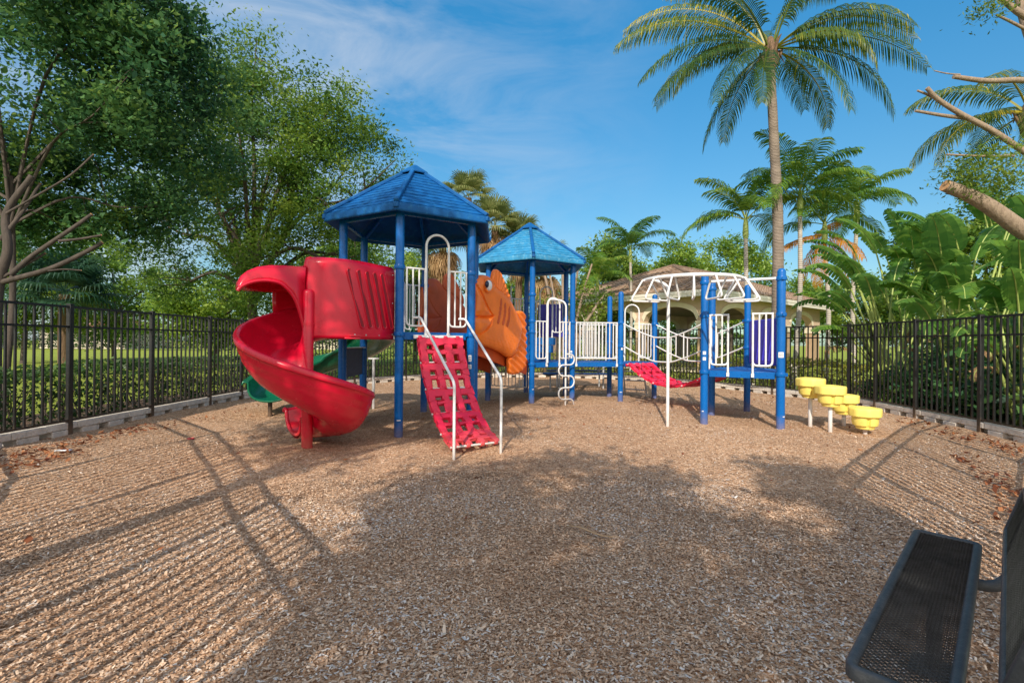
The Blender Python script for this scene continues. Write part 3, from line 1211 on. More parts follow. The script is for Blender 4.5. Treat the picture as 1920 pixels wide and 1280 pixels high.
def lattice(name, mat, parent, O, du, prof, w, cols, rowsper, th=.045, bev=.011):
    """prof: points (distance, height) of the hinges along direction du from O; cross direction w*side"""
    side = Vector((-du.y, du.x, 0))
    parts = []
    for i in range(len(prof) - 1):
        a = O + du * prof[i][0] + Z(prof[i][1])
        b = O + du * prof[i + 1][0] + Z(prof[i + 1][1])
        ax = (b - a)
        L = ax.length
        ax.normalize()
        nz = ax.cross(side).normalized()
        if nz.z < 0:
            nz = -nz
        # lattice of strips and gaps
        sw = .090
        gap = (w - sw * (cols + 1)) / cols
        us = [0]
        for k in range(cols):
            us += [us[-1] + sw, us[-1] + sw + gap]
        us += [us[-1] + sw]
        # strip, holes, strip, then open forks down to the hinge rod
        vs_ = [.018, .018 + L * .26, L * .52, L * .66, L] if rowsper == 2 else [.018, L * .30, L * .62, L * .80, L]
        m = MB()
        nu, nv = len(us) - 1, len(vs_) - 1
        solid = lambda p, q: 0 <= p < nu and 0 <= q < nv and (p % 2 == 0 or q % 2 == 0)
        P = lambda u, v, h: a + side * (u - w / 2) + ax * v + nz * h
        for p in range(nu):
            for q in range(nv):
                if not solid(p, q):
                    continue
                u0, u1, v0, v1 = us[p], us[p + 1], vs_[q], vs_[q + 1]
                m.add([P(u0, v0, th / 2), P(u1, v0, th / 2), P(u1, v1, th / 2), P(u0, v1, th / 2)], [(0, 1, 2, 3)])
                m.add([P(u0, v0, -th / 2), P(u1, v0, -th / 2), P(u1, v1, -th / 2), P(u0, v1, -th / 2)], [(3, 2, 1, 0)])
                for dp, dq, e in ((-1, 0, ((u0, v0), (u0, v1))), (1, 0, ((u1, v1), (u1, v0))), (0, -1, ((u1, v0), (u0, v0))), (0, 1, ((u0, v1), (u1, v1)))):
                    if not solid(p + dp, q + dq):
                        (x0, y0), (x1, y1) = e
                        m.add([P(x0, y0, th / 2), P(x1, y1, th / 2), P(x1, y1, -th / 2), P(x0, y0, -th / 2)], [(0, 1, 2, 3)])
        # hinge knuckles
        for p in range(0, nu, 2):
            uu = (us[p] + us[p + 1]) / 2
            off = .014 if i % 2 else -.014
            for v in (.012, L - .012):
                q = P(uu + (off if v < L / 2 else off), v, 0)
                m.tube([q - side * .026, q + side * .026], .034, 10)
        me = bpy.data.meshes
        o = m.build(name, M[mat], parent, bevel=0, smooth=35)
        # weld doubles so the bevel can round the lattice
        bm = bmesh.new()
        bm.from_mesh(o.data)
        bmesh.ops.remove_doubles(bm, verts=bm.verts, dist=1e-4)
        bm.to_mesh(o.data)
        bm.free()
        o.data.set_sharp_from_angle(angle=R(35))
        bv = o.modifiers.new('bev', 'BEVEL')
        bv.width = bev
        bv.segments = 3
        bv.limit_method = 'ANGLE'
        bv.angle_limit = R(50)
        parts.append(o)
        rd = MB()
        rd.tube([a - side * (w / 2 + .012), a + side * (w / 2 + .012)], .013, 8)
        if i == len(prof) - 2:
            rd.tube([b - side * (w / 2 + .012), b + side * (w / 2 + .012)], .013, 8)
        rd.build('hinge_rod', M['white'], parent)
    return parts


e01 = T1v[1] - T1v[0]
n01 = U(-58.5)
O1 = T1v[0] + e01 * .52 + n01 * .03
fr = MB()
fr.bar(O1 - e01.normalized() * .36 + Z(ZH - .055), O1 + e01.normalized() * .36 + Z(ZH - .055), .04, .05)
climber = fr.build('net_climber', M['white'], PS, bevel=.006)
tag(climber, 'red plastic net climber with square holes')
lattice('net_plate', 'red_net', climber, O1 + n01 * .01, n01, [(.03, 1.31), (.17, .975), (.35, .645), (.575, .36), (.85, .155), (1.14, .055)], .64, 3, 2)

for t, foot in ((.17, ground(851, 856)), (.80, ground(939, 846))):
    b = T1v[0] + e01 * t + n01 * .03
    k = Vector((foot.x, foot.y, .80 if t < .5 else .83))
    h0 = b + Z(ZH + .20)
    m = MB()
    s = b + e01 * .085 + n01 * .03 + Z(ZH + .205)
    m.tube(fillet([h0, s, k, Vector((foot.x, foot.y, -.1))], .07, 5), .0165, 10)
    m.build('handrail', M['white'], PS, smooth=60)

# ---- red spiral slide with its hood
M50 = (T1v[5] + T1v[0]) / 2
dq, dl = U(-118.5), U(-28.5)
PC = Vector((-2.36, 5.55, 0))
RS = 1.0


def helix_floor(deg):
    xs_ = [55, 90, 135, 180, 225, 270, 315, 360, 400, 440, 480]
    zs_ = [1.33, 1.31, 1.20, 1.02, .82, .62, .42, .235, .15, .12, .115]
    return float(np.interp(deg, xs_, zs_))


prof = [(.055, .50), (.062, .40), (.085, .24), (.13, .12), (.20, .045), (.30, .008), (.42, .0), (.53, .022), (.615, .075), (.672, .15), (.705, .235), (.728, .33), (.742, .405), (.757, .436), (.785, .447), (.812, .436), (.824, .408), (.820, .375)]
m = MB()
rows = []
degs = list(range(58, 496, 4))
for dgr in degs:
    z = sum(helix_floor(dgr + q) for q in (-14, -7, 0, 7, 14)) / 5
    an = R(dgr)
    k = 1.0
    lift = 1.0
    if dgr > 395:
        lift = 1 - .42 * (dgr - 395) / 110
    inner = 1 if dgr < 250 else max(.72, 1 - (dgr - 250) / 500)
    rad = .915
    row = []
    for r_, h in prof:
        hh = h * (lift if r_ > .42 else inner * lift)
        r2 = r_ + max(0, dgr - 385) / 110 * .16 * max(0, 1 - r_ / .42)
        row.append(PC + Vector((r2 * rad * math.cos(an), r2 * rad * math.sin(an), z + hh)))
    rows.append(row)
m.sheet(rows)
# outside skin, with three moulded bands along it
rows2 = []
bp_ = [(.820, .372), (.800, .362), (.788, .335), (.784, .30), (.776, .27), (.757, .245), (.748, .21), (.738, .175), (.712, .145), (.695, .11), (.665, .07), (.615, .02), (.53, -.025), (.42, -.045), (.28, -.04), (.17, -.005), (.09, .08), (.055, .2)]
for dgr in degs:
    z = sum(helix_floor(dgr + q) for q in (-14, -7, 0, 7, 14)) / 5
    an = R(dgr)
    lift = 1.0
    if dgr > 395:
        lift = 1 - .42 * (dgr - 395) / 110
    inner = 1 if dgr < 250 else max(.72, 1 - (dgr - 250) / 500)
    rad = .915
    out2 = lambda r_: r_ + max(0, dgr - 385) / 110 * .16 * max(0, 1 - r_ / .42)
    rows2.append([PC + Vector((out2(r_) * rad * math.cos(an), out2(r_) * rad * math.sin(an), z + (h * (lift if r_ > .42 else inner * lift) if h > 0 else h))) for r_, h in bp_])
m.sheet(rows2)
# rounded end lip
m.tube(rows[-1], .022, 8)
slide = m.build('spiral_slide', M['red'], PS, smooth=75)
tag(slide, 'red spiral slide winding once around its post')
pm = MB()
pm.lathe(PC, [(.062, -.1), (.062, 1.80), (.056, 1.825), (.035, 1.845), (.004, 1.85)], 20)
pm.lathe(PC, [(.066, 1.42), (.066, 1.46)], 20)
pm.build('centre_pole', M['red'], slide)

# hood: box tunnel from the tower, then an awning over the start of the spiral
hd = MB()


def HP(l, q, z):
    return M50 + dl * l + dq * q + Z(z)


H0, H1 = 1.285, 2.225
# plan outline of the right wall and rounded front corner up to the pole
plan = [(.45, .03), (.45, .30), (.45, .46), (.444, .58), (.425, .69), (.39, .79), (.34, .88), (.28, .955), (.22, 1.01), (.16, 1.05), (.105, 1.08), (.07, 1.10)]
wall, crown_ = [], []
for k, (l_, q_) in enumerate(plan):
    (la, qa), (lb, qb) = plan[max(0, k - 1)], plan[min(len(plan) - 1, k + 1)]
    tl_, tq_ = lb - la, qb - qa
    nl_, nq_ = -tq_ / math.hypot(tl_, tq_), tl_ / math.hypot(tl_, tq_)
    col = [HP(l_, q_, H0), HP(l_, q_, H0 + .03)]
    for z_ in np.linspace(H0 + .1, H1 - .075, 7):
        col.append(HP(l_, q_, z_))
    for a in (.4, .8, 1.2, 1.55):
        d_ = .07 * (1 - math.cos(a))
        col.append(HP(l_ + nl_ * d_, q_ + nq_ * d_, H1 - .07 + .07 * math.sin(a)))
    crown_.append((l_ + nl_ * .07, q_ + nq_ * .07))
    wall.append(col)
hd.sheet(wall)
# top sheet of the box
topr = []
for l_, q_ in crown_:
    topr.append([HP(l_, q_, H1), HP(l_ * .4, q_ * .97, H1 + .008), HP(max(-.38, -.38 + .35 * (q_ - .6) / .5) if q_ > .6 else -.38, q_ * .94, H1)])
hd.sheet(topr)
# left wall and floor
hd.sheet([[HP(-.45, q_, z_) for z_ in (H0, 1.6, 1.9, H1 - .055)] for q_ in (.03, .3, .62)])
hd.sheet([[HP(l_, q_, H0) for l_ in (-.45, -.1, .2, .45)] for q_ in (.03, .4, .8)])
hd.sheet([[HP(l_, q_, H0 + .03) for l_ in (-.45, -.1, .2, .45)] for q_ in (.03, .4, .75)])
# the box is closed on the awning side by a rolled collar standing a little above the awning
plan2 = [(.07, 1.10), (-.02, 1.03), (-.13, .94), (-.25, .84), (-.355, .735), (-.425, .61), (-.45, .46), (-.45, .25), (-.45, .03)]
cl2 = []
for k, (l_, q_) in enumerate(plan2):
    (la, qa), (lb, qb) = plan2[max(0, k - 1)], plan2[min(len(plan2) - 1, k + 1)]
    tl_, tq_ = lb - la, qb - qa
    nl_, nq_ = -tq_ / math.hypot(tl_, tq_), tl_ / math.hypot(tl_, tq_)
    col = [HP(l_ - nl_ * .03, q_ - nq_ * .03, 1.98), HP(l_ - nl_ * .012, q_ - nq_ * .012, 2.09), HP(l_, q_, H1 - .075)]
    for a in (.4, .8, 1.2, 1.55):
        d_ = .07 * (1 - math.cos(a))
        col.append(HP(l_ + nl_ * d_, q_ + nq_ * d_, H1 - .07 + .07 * math.sin(a)))
    cl2.append(col)
hd.sheet(cl2)
hood = hd.build('hood', M['red'], slide, smooth=40, solid=.02, soff=0)
# slots in the right wall
for i in range(5):
    sl = MB()
    q0 = .13 + i * .125
    lw_ = lambda q: float(np.interp(q, [p[1] for p in plan], [p[0] for p in plan])) + .002
    pts = [HP(lw_(q0 + .13), q0 + .13, 2.08), HP(lw_(q0 + .045), q0 + .045, 1.78), HP(lw_(q0 - .05), q0 - .05, 1.44)]
    # raised rim round a flat dark face, the slot's shade put into its colour
    rim = []
    a, b = pts[0], pts[-1]
    ax = (b - a).normalized()
    sd = dl.cross(ax).normalized()
    w = .030
    loop = []
    for t in np.linspace(0, math.pi, 9):
        loop.append(a - ax * w * math.sin(t) + sd * w * math.cos(t))
    for t in np.linspace(0, math.pi, 9):
        loop.append(b + ax * w * math.sin(t) - sd * w * math.cos(t))
    sl.tube([p + dl * .010 for p in loop], .0085, 6, closed=True)
    sl.build('slot_rim', M['red'], slide, smooth=60)
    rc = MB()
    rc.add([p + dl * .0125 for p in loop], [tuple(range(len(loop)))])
    rc.build('slot_shade', M['red_slot'], slide)

for (l_, q_, z_) in ((.452, .06, 1.34), (.452, .06, 1.75), (.452, .06, 2.12), (.452, .30, 1.325), (.452, .52, 1.325), (.435, .68, 1.325)):
    bo_ = MB()
    bo_.ball(HP(l_ + .001, q_, z_), .012, 8, 5)
    bo_.build('bolt', M['grey_metal'], slide, smooth=60)
gb = MB()
gb.tube([HP(.475, .02, ZH - .06), HP(.475, .02, H1 + .0)], .014, 8)
gb.box(HP(.475, .02, ZH - .06), (.04, .03, .06))
gb.build('edge_bar', M['white'], slide, smooth=60)
# awning (canopy) turning round the pole, with a skirt cut into an arch over the opening
aw = MB()
rows = []
dg0, dg1 = 66, 222
steps = 30
CP = [(.03, .0), (.14, .0), (.28, -.004), (.42, -.015), (.54, -.040), (.63, -.080), (.69, -.13), (.725, -.19), (.735, -.24)]
for i in range(steps + 1):
    t = i / steps
    an = R(dg0 + (dg1 - dg0) * t)
    zt = 2.135 - .04 * t ** 1.6
    rows.append([PC + Vector((math.cos(an) * r_, math.sin(an) * r_, zt + h * (1 + .25 * t))) for r_, h in CP])
front = rows[-1]
low = [1.34, 1.70, 1.865, 1.90, 1.89, 1.86, 1.825, 1.79, 1.775]
fwd = Vector((-math.sin(R(dg1)), math.cos(R(dg1)), 0))
for f in (.25, .5, .75, 1.0):
    bul = .05 * math.sin(min(1, f * 1.4) * math.pi / 2)
    rows.append([Vector((p.x, p.y, p.z + (min(p.z - .03, lz) - p.z) * f)) + fwd * (bul - .05 * max(0, 1 - k / 3)) for k, (p, lz) in enumerate(zip(front, low))])
aw.sheet(rows)
aw.build('canopy', M['red'], slide, smooth=70, solid=.03, soff=-1)
fe = MB()
fe.tube(spline(rows[-1], 4), .020, 8)
fe.build('canopy_lip', M['red'], slide, smooth=60)
# outer wall of the tunnel between canopy and chute, behind the opening
ow = MB()
rows = []
for dgr in range(62, 152, 5):
    t = max(0, (dgr - dg0) / (dg1 - dg0))
    an = R(dgr)
    zt = 2.215 - .10 * t ** 1.3 - .17
    zb = helix_floor(dgr) + .40
    rows.append([PC + Vector((math.cos(an) * r_, math.sin(an) * r_, z_)) for r_, z_ in ((.71, zb), (.725, zb + (zt - zb) * .4), (.735, zb + (zt - zb) * .8), (.715, zt))])
ow.sheet(rows)
ow.build('tunnel_wall', M['red'], slide, smooth=60, solid=.02)

# ---- green curved slide at the back left of the near tower
m = MB()
m34 = (T1v[3] + T1v[4]) / 2
n34 = U(121.5)
gp = spline([m34 + n34 * .0 + Z(1.31), m34 + n34 * .45 + Z(1.26), m34 + n34 * .9 + Vector((-.10, .05, 1.06)), Vector((-3.05, 9.45, .84)), Vector((-3.75, 9.35, .58)), Vector((-4.15, 8.75, .36)), Vector((-4.12, 8.25, .24)), Vector((-4.0, 7.95, .22))], 7)
rows, rows_o = [], []
for i, p in enumerate(gp):
    tn = (gp[min(i + 1, len(gp) - 1)] - gp[max(i - 1, 0)])
    tn.z = 0
    tn.normalize()
    sd = Vector((-tn.y, tn.x, 0))
    rr_ = []
    for k in range(15):
        a = math.pi * (k / 14)
        x = -math.cos(a) * .34
        rr_.append(p + sd * x + Z(.33 * (1 - math.sin(a) ** .6)))
    rows.append([rr_[0] - sd * .05 + Z(-.03), rr_[0] - sd * .045 + Z(.01)] + rr_ + [rr_[-1] + sd * .045 + Z(.01), rr_[-1] + sd * .05 + Z(-.03)])
m.sheet(rows)
gs = m.build('curved_slide', M['green'], PS, smooth=50, solid=.03, soff=1)
tag(gs, 'green curved slide leaving the rear of the near tower')
sp = MB()
q = ground(700, 765)
sp.tube([q - Z(.1), Vector((q.x, q.y, .92))], .026, 10)
sp.bar(Vector((q.x - .1, q.y, .93)), Vector((q.x + .1, q.y, .93)), .05, .03)
sp.build('support_leg', M['white'], gs)
sp = MB()
sp.tube([gp[-4] - Z(.4), gp[-4] + Z(.02)], .035, 10)
sp.build('support_leg', M['black_metal'], gs)
hp = MB()
s34 = (T1v[4] - T1v[3]).normalized()
for sg in (-1, 1):
    a = m34 + s34 * sg * .34 + n34 * .04
    hp.bar(a + Z(ZH + .42), a + n34 * .42 + Z(ZH + .36), .04, .84)
hp.bar(m34 - s34 * .34 + n34 * .06 + Z(ZH + .82), m34 + s34 * .34 + n34 * .06 + Z(ZH + .82), .05, .12)
hp.build('entrance_panel', M['green'], gs, bevel=.03, bseg=3)

# low things under the near tower: counter panel with shelf, and a low step
m = MB()
e45 = (T1v[4] - T1v[5]).normalized()
m.bar(T1v[5] + e45 * .09 + Z(.93), T1v[4] - e45 * .09 + Z(.93), .03, .42)
cpn = m.build('counter_panel', M['navy'], PS, bevel=.01)
m = MB()
m.bar(T1v[5] + e45 * .08 + Z(1.15), T1v[4] - e45 * .08 + Z(1.15), .12, .016)
m.build('shelf', M['white'], cpn, bevel=.004)
m = MB()
m.bar(T1v[5] + e45 * .07 + Z(.27) + U(181.5) * .02, T1v[4] - e45 * .07 + Z(.27) + U(181.5) * .02, .26, .055)
m.build('low_seat', M['navy'], PS, bevel=.012)

# pale barrier strip between the right-hand posts of the near tower
m = MB()
e12 = (T1v[2] - T1v[1]).normalized()
m.bar(T1v[1] + e12 * .09 + Z(ZH + .46), T1v[2] - e12 * .09 + Z(ZH + .46), .03, .80)
m.build('barrier_panel', M['purple'], PS, bevel=.012)

# ---- stairs with fish panels from the near tower down to the far tower
s0, s1 = (T1v[2] + T1v[3]) / 2, (T2v[5] + T2v[0]) / 2
ax = (s1 - s0)
L = ax.length
ax.normalize()
sd = Vector((ax.y, -ax.x, 0))
m = MB()
zs_ = [ZH - .02, 1.235, 1.10, .965, ZL]
ed = [.03, .50, 1.0, 1.5, L - .04]
for i in range(4):
    a, b = s0 + ax * ed[i], s0 + ax * ed[i + 1]
    zt = zs_[i]
    m.bar(a.lerp(b, .5) - sd * .40 + Z(zt - .02), a.lerp(b, .5) + sd * .40 + Z(zt - .02), (b - a).length, .04)
    m.bar(b - sd * .40 + Z((zt + zs_[i + 1]) / 2 - .02), b + sd * .40 + Z((zt + zs_[i + 1]) / 2 - .02), .03, max(.05, zt - zs_[i + 1] + .02))
stairs = m.build('stairs', M['rust_red'], PS, bevel=.006)
for s_ in (-1, 1):
    st_ = MB()
    st_.bar(s0 + ax * .05 + sd * s_ * .43 + Z(1.22), s1 - ax * .05 + sd * s_ * .43 + Z(.74), .04, .30)
    st_.build('stringer', M['orange_dark'], stairs, bevel=.01)
# closing grille under the foot of the stairs
a, b = T2v[5], T2v[0]
d_ = (b - a).normalized()
rail(a + d_ * .09, b - d_ * .12, .33, ZL - .07, 9, r=.012, name='lower_grille', mat='grey_metal', soft=.02)

FP0, FP1 = T1v[2], T2v[0]
fax = (FP1 - FP0).normalized()
fn = Vector((fax.y, -fax.x, 0))


def fish_uv(x, y, off=.05):
    """zoomed photo coordinates of the fish -> (along, height) on its upright panel"""
    q = at(880 + x / 5.567, 490 + y / 5.567, 1.0)
    ray = q - Vector((0, 0, CAM_H))
    o = FP0 + fn * off
    k = (o.x * fn.x + o.y * fn.y) / (ray.x * fn.x + ray.y * fn.y)
    p = ray * k
    return ((p.x - FP0.x) * fax.x + (p.y - FP0.y) * fax.y, CAM_H + p.z)


BODY = [(88, 165), (110, 145), (150, 138), (195, 150), (225, 180), (245, 215), (262, 252), (300, 285), (350, 322), (400, 375), (440, 430), (470, 490), (500, 555), (530, 620), (545, 680), (540, 740), (522, 830), (502, 905), (470, 975), (425, 1000), (390, 985), (350, 955), (300, 930), (240, 905), (180, 885), (120, 868), (85, 835), (55, 770), (40, 690), (40, 590), (50, 480), (58, 370), (62, 280), (70, 205)]
DORSAL = [(255, 250), (254, 215), (258, 170), (272, 110), (293, 82), (320, 86), (350, 125), (385, 210), (415, 290), (438, 350), (443, 395), (437, 428), (400, 378), (350, 326), (300, 290)]
TAIL = [(492, 538), (515, 520), (555, 517), (580, 530), (591, 580), (597, 680), (600, 800), (601, 950), (600, 1050), (585, 1110), (540, 1160), (490, 1180), (440, 1175), (425, 1150), (420, 1060), (425, 1002), (470, 977), (503, 907), (523, 832), (541, 742), (546, 680), (531, 620), (502, 556)]


def sdist(px, py, poly):
    d = np.full(px.shape, 1e9)
    j = len(poly) - 1
    for i in range(len(poly)):
        a, b = poly[j], poly[i]
        ab = b - a
        t = np.clip(((px - a[0]) * ab[0] + (py - a[1]) * ab[1]) / (ab @ ab + 1e-12), 0, 1)
        d = np.minimum(d, np.hypot(px - a[0] - t * ab[0], py - a[1] - t * ab[1]))
        j = i
    return d


def smoothloop(poly, n=4):
    P = [Vector((*p, 0)) for p in poly]
    k = len(P)
    out = []
    for i in range(k):
        a, b, c, d = P[i - 1], P[i], P[(i + 1) % k], P[(i + 2) % k]
        for q in range(n):
            t = q / n
            v = .5 * ((2 * b) + (c - a) * t + (2 * a - 5 * b + 4 * c - d) * t * t + (3 * b - a - 3 * c + d) * t ** 3)
            out.append((v.x, v.y))
    return out


def puffed(poly_px, height, edge, relief, step=.016, back=.03):
    """outline (photo zoom px) -> swollen moulded shape; returns verts in (s, z, h) and faces"""
    poly = np.array([fish_uv(*p) for p in smoothloop(poly_px)])
    mn, mx = poly.min(0), poly.max(0)
    gx, gz = np.meshgrid(np.arange(mn[0], mx[0], step), np.arange(mn[1], mx[1], step))
    gx, gz = gx.ravel() + rng.uniform(-.002, .002, gx.size), gz.ravel() + rng.uniform(-.002, .002, gz.size)
    ok = inpoly(gx, gz, poly)
    gx, gz = gx[ok], gz[ok]
    ok = sdist(gx, gz, poly) > step * .55
    gx, gz = gx[ok], gz[ok]
    nb = len(poly)
    pts = [Vector((float(a), float(b))) for a, b in poly] + [Vector((float(a), float(b))) for a, b in zip(gx, gz)]
    vv, _, ff, *_r = delaunay_2d_cdt(pts, [], [list(range(nb))], 1, 1e-6)
    X = np.array([v.x for v in vv])
    Y = np.array([v.y for v in vv])
    d = sdist(X, Y, poly)
    h = height * np.sqrt(np.clip(1 - (1 - np.clip(d / edge, 0, 1)) ** 2, 0, 1))
    h = h + relief(X, Y, d) * np.clip(d / .02, 0, 1)
    return X, Y, h, [list(f) for f in ff]


uvp = lambda *ps: np.array([fish_uv(*p, off=.12) for p in ps])
mouth_up = uvp((70, 200), (100, 215), (130, 300), (180, 430), (228, 520), (265, 570))
mouth_mid = uvp((60, 575), (150, 580), (200, 583), (265, 572))
mouth_lo = uvp((265, 574), (240, 660), (180, 730), (60, 805))
UP = np.concatenate([mouth_up, mouth_mid[::-1]])
LO = np.concatenate([mouth_mid, mouth_lo[1:]])
gills = [uvp((333, 405), (325, 500), (312, 580), (298, 645)), uvp((374, 450), (372, 530), (362, 600), (350, 655)), uvp((418, 488), (417, 560), (408, 620), (394, 675))]
EYE = fish_uv(204, 250, .155)


def linedist(x, y, pl):
    d = np.full(x.shape, 1e9)
    for a, b in zip(pl, pl[1:]):
        ab = b - a
        t = np.clip(((x - a[0]) * ab[0] + (y - a[1]) * ab[1]) / (ab @ ab), 0, 1)
        d = np.minimum(d, np.hypot(x - a[0] - t * ab[0], y - a[1] - t * ab[1]))
    return d


def body_relief(x, y, d):
    r = np.zeros_like(x)
    for P in (UP, LO):
        ii = inpoly(x, y, P)
        dd = sdist(x, y, P)
        r += np.where(ii, -.03 + .05 * np.clip(dd / .1, 0, 1), 0)
    r -= .035 * np.exp(-(linedist(x, y, mouth_mid) / .018) ** 2)
    # eye socket
    e = np.hypot((x - EYE[0]) / 1.5, (y - EYE[1]))
    r += .05 * np.clip(1 - (e / .10) ** 2, 0, 1)
    # scales over the rear and belly
    sx, sy = (x - EYE[0]) * 1.0, y
    u = (sx * .75 + sy * .65) / .095
    v = (-sx * .65 + sy * .75) / .075
    fu = u - np.floor(u)
    sc_ = np.abs(((v + .5 * (np.floor(u) % 2)) % 1) - .5)
    ar = np.abs(fu - .75 * (1 - 4 * sc_ ** 2) * .5 - .2)
    mask = np.clip((.06 - (y - 1.35) * .4 + (x - 1.0) * .05) / .06, 0, 1) * (~inpoly(x, y, UP)) * (~inpoly(x, y, LO))
    r -= .007 * np.exp(-(ar / .09) ** 2) * mask
    return r


def fin_relief(cx, cz, n):
    def f(x, y, d):
        an = np.arctan2(y - cz, x - cx)
        return .012 * np.sin(an * n) * np.clip(d / .04, 0, 1)
    return f


def fish(P0, side, mt='orange'):
    """P0: foot of the panel; side: +1 faces out to the right, -1 to the left"""
    nn = fn * side

    def put(name, X, Y, h, F, mat, parent, base=0.):
        m = MB()
        n = len(X)
        fr_ = [P0 + fax * float(x) + nn * float(base + hh) + Z(float(y)) for x, y, hh in zip(X, Y, h)]
        bk = [P0 + fax * float(x) - nn * float(.03 + .25 * hh - base) + Z(float(y)) for x, y, hh in zip(X, Y, h)]
        m.add(fr_, F)
        m.add(bk, [f[::-1] for f in F])
        # rim between front and back
        from collections import Counter
        ct = Counter()
        for f in F:
            for a, b in zip(f, f[1:] + f[:1]):
                ct[(min(a, b), max(a, b))] += 1
        m.f += [[a, b, b + n, a + n] for (a, b), c in ct.items() if c == 1]
        m.r += [0] * (len(m.f) - len(m.r))
        return m.build(name, M[mat], parent, smooth=50)

    b = puffed(BODY, .10, .16, body_relief, .0105)
    body = put('fish_panel', *b, mt, PS, .02)
    t = puffed(DORSAL, .035, .04, fin_relief(*fish_uv(300, 420), 26), .014)
    put('dorsal_fin', *t, mt, body)
    t = puffed(TAIL, .045, .05, lambda x, y, d: .016 * np.sin((y * 1.0 + x * .5) * 46), .014)
    put('tail_fin', *t, mt, body, .012)
    # gill slots: rows of linked oval holes
    for gl in gills:
        gm = MB()
        pts = spline([Vector((*p, 0)) for p in gl], 6)
        for i in range(0, len(pts) - 1, 1):
            p = pts[i]
            w = .020 + .012 * abs(math.sin(i * math.pi / 3.6))
            q = P0 + fax * p.x + nn * .118 + Z(p.y)
            rot = Matrix((fax, nn, Vector((0, 0, 1)))).transposed()
            gm.ball(q, (w * 1.5, .012, .036), 10, 6, rot)
        gm.build('gill_slot', M['orange_dark'], body, smooth=60)
    rot = Matrix((fax, nn, Vector((0, 0, 1)))).transposed()
    e = MB()
    ec = P0 + fax * EYE[0] + nn * .150 + Z(EYE[1])
    e.ball(ec, (.092, .045, .090), 22, 12, rot)
    e.build('eye', M['eye_white'], body, smooth=180)
    e = MB()
    pe = fish_uv(186, 238, .18)
    e.ball(P0 + fax * pe[0] + nn * .178 + Z(pe[1]), (.044, .028, .058), 18, 10, rot)
    e.build('pupil', M['eye_black'], body, smooth=180)
    e = MB()
    tor = [ec + fax * .104 * math.cos(a) + Z(.102 * math.sin(a)) - nn * .012 for a in np.linspace(0, 2 * math.pi, 28, endpoint=False)]
    e.tube(tor, .022, 8, closed=True)
    e.build('eyelid', M['orange'], body, smooth=180)
    return body


tag(fish(FP0, 1), 'orange fish panel facing right with a white eye')
tag(fish(T1v[3], -1, 'orange_shaded'), 'orange fish panel on the far side of the stairs')

# ---- wiggly climber at the far tower
foot = ground(1060, 757)
m = MB()
mid = T2v[0] + (T2v[1] - T2v[0]) * .5
e01b = (T2v[1] - T2v[0]).normalized()
top = foot + Z(2.10)
inn = T2v[0] + (T2v[1] - T2v[0]) * .62 + U(-58.5) * .03
m.tube(fillet([foot - Z(.1), foot + Z(1.0), top, T2v[0] + (T2v[1] - T2v[0]) * .34 + U(-58.5) * .05 + Z(2.17), T2v[0] + (T2v[1] - T2v[0]) * .34 + U(-58.5) * .05 + Z(ZL)], .14, 7), .0185, 10)
wc = m.build('wiggly_climber', M['white'], PS, smooth=60)
m = MB()
# serpentine tube: loops to either side of the pole
pts = []
hs = [1.02, .80, .575, .335, .10]
sdv = e01b
ys = []
w_ = .20
for i in range(len(hs) - 1):
    s_ = 1 if i % 2 == 0 else -1
    z0_, z1_ = hs[i], hs[i + 1]
    rc_ = (z0_ - z1_) / 2
    if i == 0:
        pts.append(foot + Z(z0_))
    pts.append(foot + sdv * s_ * (w_ - rc_) + Z(z0_))
    for a in np.linspace(math.pi / 2, -math.pi / 2, 9)[1:-1]:
        pts.append(foot + sdv * s_ * (w_ - rc_ + rc_ * math.cos(a)) + Z((z0_ + z1_) / 2 + rc_ * math.sin(a)))
    pts.append(foot + sdv * s_ * (w_ - rc_) + Z(z1_))
pts += [foot + sdv * .10 + Z(.10), foot + sdv * .16 + Z(.07), foot + sdv * .21 - Z(.05)]
m.tube([p + U(-58.5) * .03 for p in pts], .0155, 9)
m.build('rung_tube', M['white'], wc, smooth=60)

# ---- ladder below the far gate of the triangular deck
n61 = U(61.5)
eq = (Q1 - Q3).normalized()
lm = MB()
lc = (Q1 + Q3) / 2 + n61 * .05
for s_ in (-1, 1):
    lm.tube(fillet([lc + eq * s_ * .24 + Z(ZL - .05), lc + n61 * .12 + eq * s_ * .24 + Z(ZL - .12), lc + n61 * .42 + eq * s_ * .26 + Z(-.1)], .08), .02, 8)
for z_, q_ in ((.58, .20), (.36, .28), (.14, .365)):
    lm.tube([lc + n61 * q_ - eq * .25 + Z(z_), lc + n61 * q_ + eq * .25 + Z(z_)], .016, 8)
lm.build('ladder', M['grey_metal'], PS, smooth=60)

